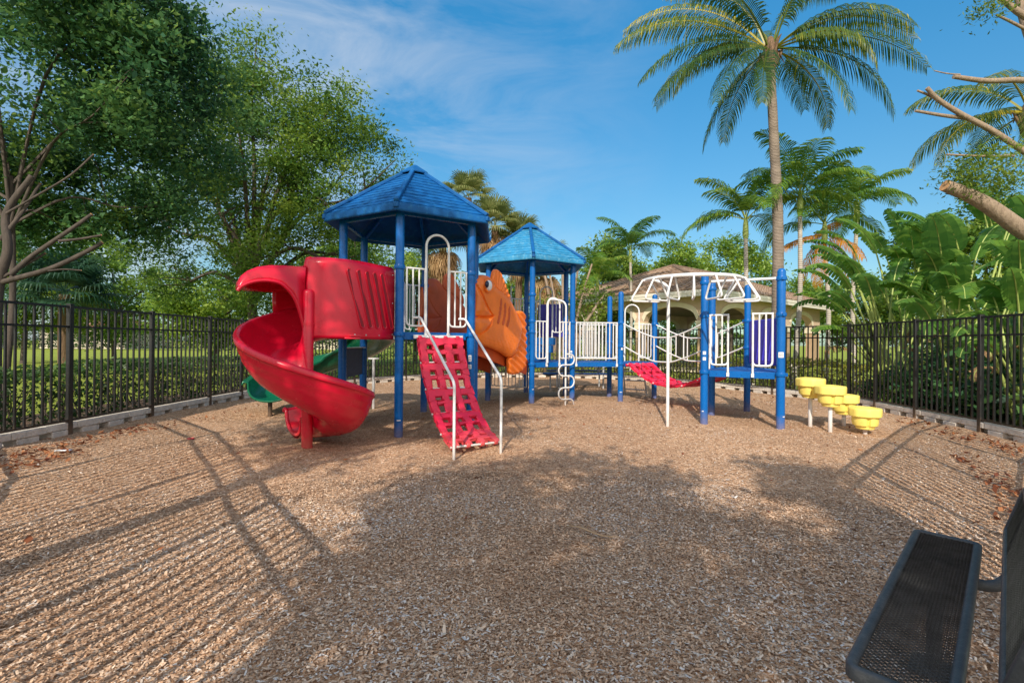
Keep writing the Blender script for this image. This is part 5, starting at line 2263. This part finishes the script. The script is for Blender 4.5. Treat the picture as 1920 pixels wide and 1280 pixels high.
def sabal(base, top, label, nl=26, dead=16, L=.9, rad=.85, mat='frond_sabal', tr=.16, tint=.55):
    base, top = Vector(base), Vector(top)
    t = thing('fan_palm', label, 'palm tree', base)
    m = MB()
    pts = spline([base - Z(.2), base.lerp(top, .5) + Vector((random.uniform(-.1, .1), 0, 0)), top], 8)
    m.tube(pts, tr, 12)
    m.build('trunk', M['fibre'], t, smooth=60)
    for i in range(nl):
        az = i * 2.39996
        k = i / nl
        fan(t, top + Vector((0, 0, .1)), az, R(80 - 105 * k), L * random.uniform(.8, 1.15), rad, M[mat], tint + random.uniform(-.12, .12), .35 + .5 * k)
    for i in range(dead):
        az = i * 2.39996 + .7
        k = i / max(1, dead)
        fan(t, top - Z(.15 + .6 * k), az, R(-35 - 45 * k), L * random.uniform(.6, .95), rad * .9, M['frond_dead'], random.uniform(.3, .75), 1.6, 22, 'dead_leaf')
    return t


for (u, v, d, lab, nl, dead) in ((878, 372, 22, 'tallest shaggy fan palm, its head showing above the near blue roof', 22, 12), (928, 425, 21, 'fan palm with a thick skirt of dead leaves between the two blue roofs', 26, 34),
                                 (975, 452, 21.5, 'fan palm just left of the top of the far blue roof', 20, 20), (830, 452, 20, 'drooping fan palm seen through the posts of the near tower', 24, 40), (1020, 500, 20.5, 'low fan palm seen through the posts of the far tower', 16, 26)):
    q = at(u, 640, d)
    sabal((q.x, d, 0), at(u, v, d), lab, nl, dead, L=.78, rad=.74, tint=.6)
q = at(120, 640, 17)
sabal((q.x, 17, 0), at(120, 552, 17), 'dark bluish fan palm beyond the left fence', 34, 0, L=.95, rad=1.0, mat='frond_dark', tint=.5)


def paddle(parent, base, az, lean, stalk, bl, bw, droop, tint, tear=.5, mat='banana'):
    """one big paddle leaf on a long stalk, blade torn into strips along its side veins"""
    base = Vector(base)
    h = Vector((math.cos(az), math.sin(az), 0))
    P = [base]
    n = 7
    for i in range(n):
        e = lean - (lean * .25) * 0 + .22 * (i / n)
        t = Vector((0, 0, 1)) * math.cos(e) + h * math.sin(e)
        P.append(P[-1] + t * stalk / n)
    st = MB()
    st.tube(P, [.034 - .018 * i / n for i in range(n + 1)], 7, caps=False)
    leaf = st.build('leaf', M['stem_green'], parent, smooth=60)
    e = lean + .25
    q = P[-1]
    B, T = [q], []
    nb = 16
    for i in range(nb):
        e += droop / nb * (.4 + 1.2 * i / nb)
        t = Vector((0, 0, 1)) * math.cos(e) + h * math.sin(e)
        T.append(t)
        B.append(B[-1] + t * bl / nb)
    T.append(T[-1])
    sd = Vector((-h.y, h.x, 0))
    F, rn = [], []
    for sg in (-1, 1):
        drp = random.uniform(.15, .45)
        prev = None
        for i in range(nb):
            s0, s1 = i / nb, (i + 1) / nb
            W = lambda s: bw * .5 * (math.sin(math.pi * min(1, .10 + .88 * s)) ** .62)
            if random.random() < tear or prev is None:
                d_ = drp + random.uniform(-.12, .35) * tear
                twist = random.uniform(-.06, .10) * tear
            nrm0 = sd.cross(T[i])
            if nrm0.z < 0:
                nrm0 = -nrm0
            gap = (.004 + .018 * tear * random.random())
            o = sd * sg
            pts = []
            for s, bpt in ((s0, B[i]), (s1, B[i + 1])):
                w = W(s)
                off = T[i] * (gap if s == s0 else -gap)
                m1 = bpt + o * w * .5 + nrm0 * w * (.10 - d_ * .2) + T[i] * w * .15
                e1 = bpt + o * w * (1 - d_ * .15) - Z(w * d_ * .95) + T[i] * w * .30 + off + Z(twist)
                pts.append((bpt, m1, e1))
            g = min(1, max(0, random.gauss(tint, .10)))
            F += [[pts[0][0], pts[0][1], pts[1][1], pts[1][0]], [pts[0][1], pts[0][2], pts[1][2], pts[1][1]]]
            rn += [g, min(1, g + .04)]
            prev = 1
    npmesh('blade', np.array([[list(p) for p in f] for f in F]), 4, rn, M[mat], leaf)
    rb = MB()
    rb.tube(B, [.016 - .012 * i / nb for i in range(nb + 1)], 6, caps=False)
    rb.build('midrib', M['stem_green'], leaf, smooth=60)
    return leaf


def paddle_plant(base, label, n, height, az0, seed, spread=.55, tear=.55, size=1.0):
    random.seed(seed)
    t = thing('paddle_leaf_plant', label, 'plant', base, 'paddle-leaved plants behind the right fence')
    for i in range(n):
        k = i / max(1, n - 1)
        # two-sided fan: leaves alternate left and right of the stem
        sg = 1 if i % 2 else -1
        az = az0 + (0 if sg > 0 else math.pi) + random.uniform(-.5, .5)
        lean = spread * (.15 + .95 * k) * random.uniform(.8, 1.15)
        st = height * (1 - .42 * k) * random.uniform(.85, 1.08)
        paddle(t, Vector(base) + Vector((random.uniform(-.12, .12), random.uniform(-.12, .12), 0)), az, lean, st, random.uniform(1.05, 1.4) * size, random.uniform(.42, .58) * size, R(70 + 40 * k) * random.uniform(.8, 1.2), random.uniform(.35, .62), tear)
    for i in range(2):
        paddle(t, Vector(base) + Vector((random.uniform(-.15, .15), random.uniform(-.15, .15), 0)), random.uniform(0, 6.28), .5, height * .45, .8 * size, .3 * size, R(165), random.uniform(.2, .6), .9, 'frond_dead')
    return t


PLANTS = [((8.35, 10.6, 0), 10, 2.3, .2, .62, 'paddle-leaved plant at the fence corner, its torn leaves reaching left', .9),
          ((9.3, 11.6, 0), 11, 3.1, -.1, .5, 'tall paddle-leaved plant behind the fence corner', 1.05),
          ((8.6, 9.35, 0), 10, 2.4, .5, .55, 'paddle-leaved plant close behind the right fence near the yellow steps', .9),
          ((9.75, 10.1, 0), 13, 3.0, .1, .42, 'paddle-leaved plant with a fan of pale upright stalks', 1.0),
          ((8.35, 7.85, 0), 9, 1.7, .8, .75, 'low paddle-leaved plant pressing against the right fence', .8),
          ((9.9, 8.6, 0), 12, 2.5, .3, .55, 'broad paddle-leaved plant at the right edge of the photo', 1.0),
          ((11.2, 10.9, 0), 11, 3.2, -.2, .5, 'tall paddle-leaved plant at the far right, behind the others', 1.05),
          ((10.6, 12.6, 0), 10, 3.2, .6, .5, 'paddle-leaved plant farthest back, below the slender palms', 1.0)]
for i, (b, n, h, az0, sp_, lab, sz_) in enumerate(PLANTS):
    paddle_plant(b, lab, n + 3, h * 1.28, az0, 40 + i, sp_ * .8, .6, sz_)
random.seed(99)
# dark leafy undergrowth between their stems
c = []
for _ in range(230):
    t = random.random()
    p = Vector((7.9, 10.9, 0)).lerp(Vector((7.75, 5.6, 0)), t) + Vector((random.uniform(.15, 3.4) , random.uniform(-.6, .6), 0))
    c.append((p.x, p.y, abs(random.gauss(0, .55)) + .12))
ug = cloud('undergrowth', c, .42, 70, .17, M['leaf_near'], org=(8.6, 8.5, 0), asp=.42, up=.5, light=.02)
tag(ug, kind='stuff')

# ------------------------------------------------------------------ trees


def ell(u0, u1, v0, v1, d, ry=None):
    a, b = at(u0, (v0 + v1) / 2, d), at(u1, (v0 + v1) / 2, d)
    t, l = at((u0 + u1) / 2, v0, d), at((u0 + u1) / 2, v1, d)
    rx, rz = (b.x - a.x) / 2, (t.z - l.z) / 2
    return ((a.x + b.x) / 2, d, (t.z + l.z) / 2, rx, ry or rx, rz)


# near tree on the left
tree('large leafy tree at the left edge, its bluish crown filling the upper left corner', (-9.2, 8.7, 0), at(20, 330, 8.9),
     [(ell(-330, 300, -170, 330, 9.2, 2.6), 105), (ell(90, 410, -60, 300, 9.6, 1.7), 56), (ell(150, 440, 60, 410, 10.4, 1.8), 48), (ell(-240, 150, 220, 480, 10.0, 1.6), 34), (ell(0, 260, 280, 450, 11.0, 1.4), 26), (ell(60, 330, -140, 120, 9.0, 1.6), 30), (ell(170, 300, 380, 470, 10.2, .8), 7)],
     300, .098, M['leaf_near'], M['bark_grey'], .055, .62, 12, light=.08, asp=.52)
# bare cut branches of a pruned tree standing in front of it
t = thing('pruned_tree', 'pruned grey tree with bare sawn-off limbs at the left edge, above the fence', 'tree', (-8.0, 7.4, 0))
m = MB()
bp = at(-10, 640, 7.4)
m.tube(spline([(bp.x, 7.4, -.2), at(-6, 560, 7.4), at(14, 470, 7.4), at(12, 400, 7.45), at(60, 330, 7.5)], 6), [.085 - .05 * i / 25 for i in range(25)], 9)
m.build('trunk', M['bark_grey'], t, smooth=60)
for pts, r0 in (([(0, 530), (90, 505), (150, 478), (192, 455)], .036), ([(20, 515), (60, 480), (130, 432), (172, 402)], .032), ([(110, 452), (150, 448), (190, 441)], .018), ([(5, 520), (50, 495), (85, 475)], .022), ([(0, 450), (40, 400), (75, 345)], .026), ([(12, 400), (60, 372), (130, 330), (175, 290)], .015), ([(90, 508), (120, 505), (152, 507)], .012)):
    m = MB()
    P = spline([at(u, v, 7.4 + .1 * i) for i, (u, v) in enumerate(pts)], 6)
    m.tube(P, [r0 * (1.25 - .45 * i / len(P)) for i in range(len(P))], 8)
    br_ = m.build('limb', M['bark_grey'], t, smooth=60)
    e = MB()
    d_ = (P[-1] - P[-2]).normalized()
    e.tube([P[-1], P[-1] + d_ * .006], r0 * .76, 8)
    e.build('sawn_end', M['cut_wood'], br_)

tree('big oak with a broad green crown behind the red slide', (-9.0, 17.2, 0), at(470, 520, 17.2),
     [(ell(300, 640, 135, 400, 17, 3.6), 125), (ell(520, 750, 190, 470, 17.4, 2.6), 80), (ell(230, 480, 300, 570, 17, 2.8), 74), (ell(430, 700, 390, 600, 16.6, 2.6), 66), (ell(560, 720, 170, 300, 17.2, 1.4), 14), (ell(395, 600, 85, 290, 17.2, 2.2), 40)],
     255, .115, M['leaf_oak'], M['bark'], .19, .72, 20, light=.16, asp=.42)
for (u0, u1, v0, v1, d, n, lab, mt, li) in (
        (330, 480, 520, 640, 24, 26, 'bright green low tree under the oak, beyond the lawn', 'leaf_far', .1),
        (-60, 150, 400, 630, 26, 46, 'mid green tree far behind the left fence', 'leaf_oak', .22),
        (110, 320, 450, 645, 30, 44, 'pale green tree far off between the left trees', 'leaf_far', .0),
        (560, 760, 430, 640, 27, 40, 'yellow-green tree seen between the red slide and the near tower', 'leaf_far', .05),
        (700, 860, 470, 640, 30, 30, 'dark tree behind the posts of the near tower', 'leaf_oak', .1),
        (900, 1110, 520, 660, 32, 34, 'green tree behind the far tower', 'leaf_far', -.05),
        (1085, 1215, 455, 640, 30, 48, 'bushy dark green tree left of the pavilion roof', 'leaf_oak', .25),
        (1215, 1330, 455, 620, 40, 34, 'bright green tree rising over the left half of the pavilion roof', 'leaf_far', .06),
        (1290, 1450, 450, 620, 42, 44, 'light green tree behind the pavilion roof ridge', 'leaf_far', .1),
        (1425, 1560, 520, 640, 44, 30, 'yellow-green trees over the right end of the pavilion', 'leaf_far', .05),
        (1560, 1700, 520, 650, 30, 30, 'shaded tree behind the paddle-leaved plants', 'leaf_oak', .1),
        (1700, 1990, 380, 640, 22, 60, 'dark green tree at the far right behind the plants', 'leaf_oak', .08)):
    e = ell(u0, u1, v0, v1, d)
    e = (e[0], e[1], e[2], e[3], min(e[3], 3.0), e[5])
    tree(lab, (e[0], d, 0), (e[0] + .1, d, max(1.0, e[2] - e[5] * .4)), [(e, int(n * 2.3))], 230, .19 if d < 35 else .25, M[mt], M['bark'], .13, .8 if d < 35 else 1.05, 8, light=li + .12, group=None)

# tan, many-stemmed pruned tree behind the far tower, with some fresh leaves
q = at(1055, 640, 19)
t = thing('multi_stem_tree', 'pale many-stemmed tree with cut stems behind the far tower', 'tree', (q.x, 19, 0))
for (u0, u1, v1, r0) in ((1040, 985, 520, .06), (1045, 1015, 490, .06), (1052, 1030, 510, .05), (1058, 1056, 470, .07), (1066, 1085, 500, .05), (1070, 1110, 495, .05), (1075, 1140, 545, .06), (1078, 1128, 560, .05), (1048, 1000, 560, .045)):
    m = MB()
    a, b = at(u0, 640, 19), at(u1, v1, 19)
    P = spline([Vector((a.x * .3 + q.x * .7, 19, -.1)), a.lerp(b, .25) + Vector((0, random.uniform(-.3, .3), .0)), a.lerp(b, .65) + Vector((0, random.uniform(-.3, .3), .1)), b], 5)
    m.tube(P, [r0 * (1.3 - .6 * i / len(P)) for i in range(len(P))], 8)
    m.build('stem', M['bark_pale'], t, smooth=60)
cl = [tuple(at(u, v, 19 + random.uniform(-.4, .4))) for u, v in ((1090, 560), (1105, 585), (1120, 555), (1132, 580), (1100, 540), (1085, 590), (1140, 560), (1010, 560), (1120, 600), (1075, 570))]
cloud('crown', cl, .55, 150, .13, M['feather'], t, light=.12)

# pruned tree with feathery leaves reaching in from the right
q = at(1935, 470, 7.6)
t = thing('feathery_tree', 'smooth-barked tree leaning in from the right edge with cut limbs and feathery leaves', 'tree', (9.7, 7.4, 0))
m = MB()
P = spline([Vector((9.7, 7.3, -.2)), Vector((9.3, 7.4, 1.2)), at(1975, 480, 7.5), at(1900, 420, 7.5), at(1835, 375, 7.5), at(1772, 348, 7.5)], 7)
m.tube(P, [.17 - .085 * i / len(P) for i in range(len(P))], 12)
tk = m.build('trunk', M['bark_pale'], t, smooth=60)
m = MB()
m.tube([P[-1], P[-1] + (P[-1] - P[-2]).normalized() * .01], .086, 12)
m.build('sawn_end', M['cut_wood'], tk)
m = MB()
P = spline([Vector((9.4, 7.4, 1.3)), at(2060, 330, 7.6), at(1990, 200, 7.8), at(1930, 60, 8.0), at(1900, -60, 8.1)], 7)
m.tube(P, [.14 - .08 * i / len(P) for i in range(len(P))], 10)
m.build('trunk', M['bark_pale'], t, smooth=60)
for pts, r0 in (([(1990, 330), (1920, 284), (1860, 245), (1800, 213), (1758, 186), (1738, 165)], .042), ([(1815, 222), (1770, 217), (1716, 208)], .028), ([(1760, 188), (1740, 178), (1720, 170)], .02), ([(2020, 165), (1920, 151), (1850, 152), (1788, 144)], .045), ([(1800, 140), (1775, 138), (1752, 133)], .010), ([(1990, 60), (1920, 30), (1870, -10)], .05), ([(1950, 70), (1905, 46), (1868, 28)], .022), ([(1900, 292), (1850, 293), (1775, 290)], .02)):
    m = MB()
    P = spline([at(u, v, 7.7 - .02 * i) for i, (u, v) in enumerate(pts)], 5)
    m.tube(P, [r0 * (1.2 - .5 * i / len(P)) for i in range(len(P))], 8)
    m.build('limb', M['bark_pale'], t, smooth=60)
cl = [tuple(at(u, v, 7.6 + random.uniform(-.35, .35))) for u, v in ((1795, 318), (1815, 300), (1830, 330), (1850, 305), (1865, 335), (1880, 300), (1840, 345), (1810, 340), (1900, 320), (1890, 350), (1870, 280), (1790, 335), (1850, 15), (1870, 5), (1905, 335), (1915, 300))]
cloud('crown', cl, .30, 260, .055, M['feather'], t, light=.1, asp=.35)

# trees behind the viewpoint: they shade the towers and the middle of the mulch
for (b, cr, n, lab, seed_) in (((-4.3, -4.6, 0), [(-4.3, -3.9, 8.6, 2.3, 1.9, 1.9)], 40, 'tree outside the fence on the left of the viewpoint, shading the near tower', 1),
                               ((-3.0, -4.6, 0), [(-1.9, -5.6, 6.3, 1.35, 1.3, 1.15), (-1.5, -7.2, 6.3, 1.55, 1.4, 1.0), (-1.4, -8.5, 6.2, 1.7, 1.0, .8)], 36, 'leaning tree outside the fence behind the viewpoint, shading the middle of the mulch', 2),
                               ((.3, -8.5, 0), [(.05, -6.6, 7.6, .35, .45, .4)], 4, 'tree outside the fence right of the viewpoint', 3)):
    tree(lab, b, (cr[0][0] * .75 + b[0] * .25, cr[0][1] * .6 + b[1] * .4, cr[0][2] - 1.6), [(e, n) for e in cr], 210, .12, M['leaf_near'], M['bark_grey'], .13, .50, 12)

# far clipped hedge and shrubs beyond the lawn
hedge([(-75, 60), (-42, 61), (-15, 64)], 2.2, 2.7, 'long dark hedge on the far side of the lawn, left', M['leaf_hedge'], 330, .26, .12, off=0)
hedge([(-12, 50), (6, 52), (30, 52)], 2.2, 2.2, 'far green hedge behind the pavilion lawn', M['leaf_oak'], 330, .26, .2, off=0)

# ------------------------------------------------------------------ litter on the mulch
q = ground(118, 848)
m = MB()
m.add([q + Vector(p) for p in ((-.09, -.02, .02), (-.02, -.045, .03), (.09, -.02, .022), (.08, .03, .03), (-.03, .04, .035), (-.1, .02, .02))], [(0, 1, 2, 3, 4, 5)])
tag(m.build('paper_scrap', M['paper'], None, org=q, solid=.004), 'scrap of white paper on the mulch near the left fence', 'litter')
a, b = ground(1062, 992), ground(1158, 1013)
m = MB()
P = [a.lerp(b, i / 8) + Z(.022 + .012 * math.sin(i * .8)) for i in range(9)]
sdv = (b - a).normalized().cross(Vector((0, 0, 1)))
m.sheet([[p - sdv * .011 * math.sin(math.pi * (.08 + .9 * i / 8)) for i, p in enumerate(P)], [p + Z(.004) for p in P], [p + sdv * .011 * math.sin(math.pi * (.08 + .9 * i / 8)) for i, p in enumerate(P)]])
tag(m.build('palm_strip', M['strip'], None, org=a, solid=.003), 'long dry brown palm strip lying on the mulch in the middle', 'litter')
q = ground(358, 825)
m = MB()
for i in range(5):
    an = i * 1.26
    m.ball(q + Vector((.022 * math.cos(an), .022 * math.sin(an), .022)), (.022, .016, .010), 8, 5, Matrix.Rotation(an, 3, 'Z'))
tag(m.build('red_blossom', M['red_net'], None, org=q), 'small red blossom fallen on the mulch at the left', 'flower')
# drifts of fallen leaves along the edges
c = []
for (u0, v0, u1, v1, k) in ((0, 862, 300, 800, 230), (0, 880, 150, 850, 90), (1700, 792, 1920, 850, 210), (1780, 850, 1920, 940, 90), (1380, 745, 1480, 760, 50), (300, 800, 480, 765, 60), (1860, 930, 1920, 990, 30)):
    for _ in range(k):
        s = random.random()
        g_ = ground(u0 + (u1 - u0) * s + random.gauss(0, 12), v0 + (v1 - v0) * s + random.gauss(0, 5))
        c.append((g_.x, g_.y, .02 + random.random() * .02))
for _ in range(160):
    c.append((random.uniform(-5, 6), random.uniform(2.6, 9), .02))
c = np.array(c)
c = c[inpoly(c[:, 0], c[:, 1], np.array(offs(RING, -.05)))]
V = leaf_quads(c, .06, .5, 1.6, .3)
V[:, :, 2] = np.maximum(V[:, :, 2], .006)
tag(npmesh('fallen_leaves', V, 4, rng.random(len(c)), M['petal']), kind='stuff')

# ------------------------------------------------------------------ light, sky, camera
SUN_EL = R(34)
SD = Vector((-.225, -.974, 0)).normalized() * math.cos(SUN_EL) + Z(math.sin(SUN_EL))
w = bpy.data.worlds.new('World')
sc.world = w
w.use_nodes = True
n, l = w.node_tree.nodes, w.node_tree.links
bg = n['Background']
sky = n.new('ShaderNodeTexSky')
sky.sky_type = 'NISHITA'
sky.sun_disc = False
sky.sun_elevation = SUN_EL
sky.sun_rotation = math.atan2(SD.x, SD.y)
sky.air_density = 1.0
sky.dust_density = .6
sky.ozone_density = 2.2
# thin high cirrus
tc = n.new('ShaderNodeTexCoord')
mp = n.new('ShaderNodeMapping')
mp.inputs['Rotation'].default_value = (.25, .35, .5)
mp.inputs['Scale'].default_value = (1.3, 1.3, 4.2)
l.new(tc.outputs['Generated'], mp.inputs['Vector'])
ns = n.new('ShaderNodeTexNoise')
ns.inputs['Scale'].default_value = 2.3
ns.inputs['Detail'].default_value = 9
ns.inputs['Roughness'].default_value = .62
ns.inputs['Distortion'].default_value = .7
l.new(mp.outputs[0], ns.inputs['Vector'])
rp_ = n.new('ShaderNodeValToRGB')
rp_.color_ramp.elements[0].position = .36
rp_.color_ramp.elements[0].color = (0, 0, 0, 1)
rp_.color_ramp.elements[1].position = .74
rp_.color_ramp.elements[1].color = (1, 1, 1, 1)
l.new(ns.outputs['Fac'], rp_.inputs['Fac'])
# cirrus thickens towards the left of the view
sx = n.new('ShaderNodeSeparateXYZ')
l.new(tc.outputs['Generated'], sx.inputs[0])
mr = n.new('ShaderNodeMapRange')
mr.inputs['From Min'].default_value = .30
mr.inputs['From Max'].default_value = -.45
mr.inputs['To Min'].default_value = .0
mr.inputs['To Max'].default_value = .85
l.new(sx.outputs['X'], mr.inputs['Value'])
# an unseen bank of bright cloud is added behind the viewer as fill light
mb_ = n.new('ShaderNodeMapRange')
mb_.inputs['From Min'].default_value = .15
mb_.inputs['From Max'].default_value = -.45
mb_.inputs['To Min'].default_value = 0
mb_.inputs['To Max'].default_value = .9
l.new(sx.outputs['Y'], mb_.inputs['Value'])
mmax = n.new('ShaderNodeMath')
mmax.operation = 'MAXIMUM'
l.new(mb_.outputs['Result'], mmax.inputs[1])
mm_ = n.new('ShaderNodeMath')
mm_.operation = 'MULTIPLY'
l.new(rp_.outputs['Color'], mm_.inputs[0])
l.new(mr.outputs['Result'], mm_.inputs[1])
tc_w = tc
hs = n.new('ShaderNodeHueSaturation')
hs.inputs['Saturation'].default_value = 1.0
hs.inputs['Value'].default_value = 1.0
tn_ = n.new('ShaderNodeMix')
tn_.data_type = 'RGBA'
tn_.blend_type = 'MULTIPLY'
tn_.inputs[0].default_value = 1
l.new(sky.outputs['Color'], tn_.inputs[6])
sz_ = n.new('ShaderNodeSeparateXYZ')
l.new(tc_w.outputs['Generated'], sz_.inputs[0])
mz_ = n.new('ShaderNodeMapRange')
mz_.inputs['From Min'].default_value = .12
mz_.inputs['From Max'].default_value = .62
l.new(sz_.outputs['Z'], mz_.inputs['Value'])
tm_ = n.new('ShaderNodeMix')
tm_.data_type = 'RGBA'
l.new(mz_.outputs['Result'], tm_.inputs[0])
tm_.inputs[6].default_value = (.60, .80, .79, 1)
tm_.inputs[7].default_value = (.28, 1.22, 1.48, 1)
l.new(tm_.outputs[2], tn_.inputs[7])
l.new(tn_.outputs[2], hs.inputs['Color'])
mx = n.new('ShaderNodeMix')
mx.data_type = 'RGBA'
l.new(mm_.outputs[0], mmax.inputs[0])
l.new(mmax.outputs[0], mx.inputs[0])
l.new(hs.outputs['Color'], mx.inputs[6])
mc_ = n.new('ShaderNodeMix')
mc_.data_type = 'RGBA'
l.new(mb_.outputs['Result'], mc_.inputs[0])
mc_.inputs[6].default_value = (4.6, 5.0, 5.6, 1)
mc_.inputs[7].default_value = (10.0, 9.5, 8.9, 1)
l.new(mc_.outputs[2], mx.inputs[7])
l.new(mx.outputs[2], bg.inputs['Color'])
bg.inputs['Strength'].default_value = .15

sl = bpy.data.lights.new('sun', 'SUN')
sl.energy = 5.0
sl.angle = R(.4)
sl.color = (1.0, .90, .76)
so_ = bpy.data.objects.new('sun', sl)
COL.objects.link(so_)
so_.rotation_euler = SD.to_track_quat('Z', 'Y').to_euler()

cd = bpy.data.cameras.new('camera')
cam = bpy.data.objects.new('camera', cd)
COL.objects.link(cam)
cd.sensor_width = 36
cd.lens = 36 * FPX / 1920
cd.clip_start = .05
cd.clip_end = 2000
cam.location = (0, 0, CAM_H)
cam.rotation_euler = (Matrix.Rotation(math.pi / 2 + PITCH, 3, 'X') @ Matrix.Rotation(ROLL, 3, 'Z')).to_euler()
sc.camera = cam
sc.view_settings.view_transform = 'Standard'
sc.view_settings.look = 'None'
sc.view_settings.exposure = 0
sc.cycles.max_bounces = 8
sc.cycles.use_denoising = True
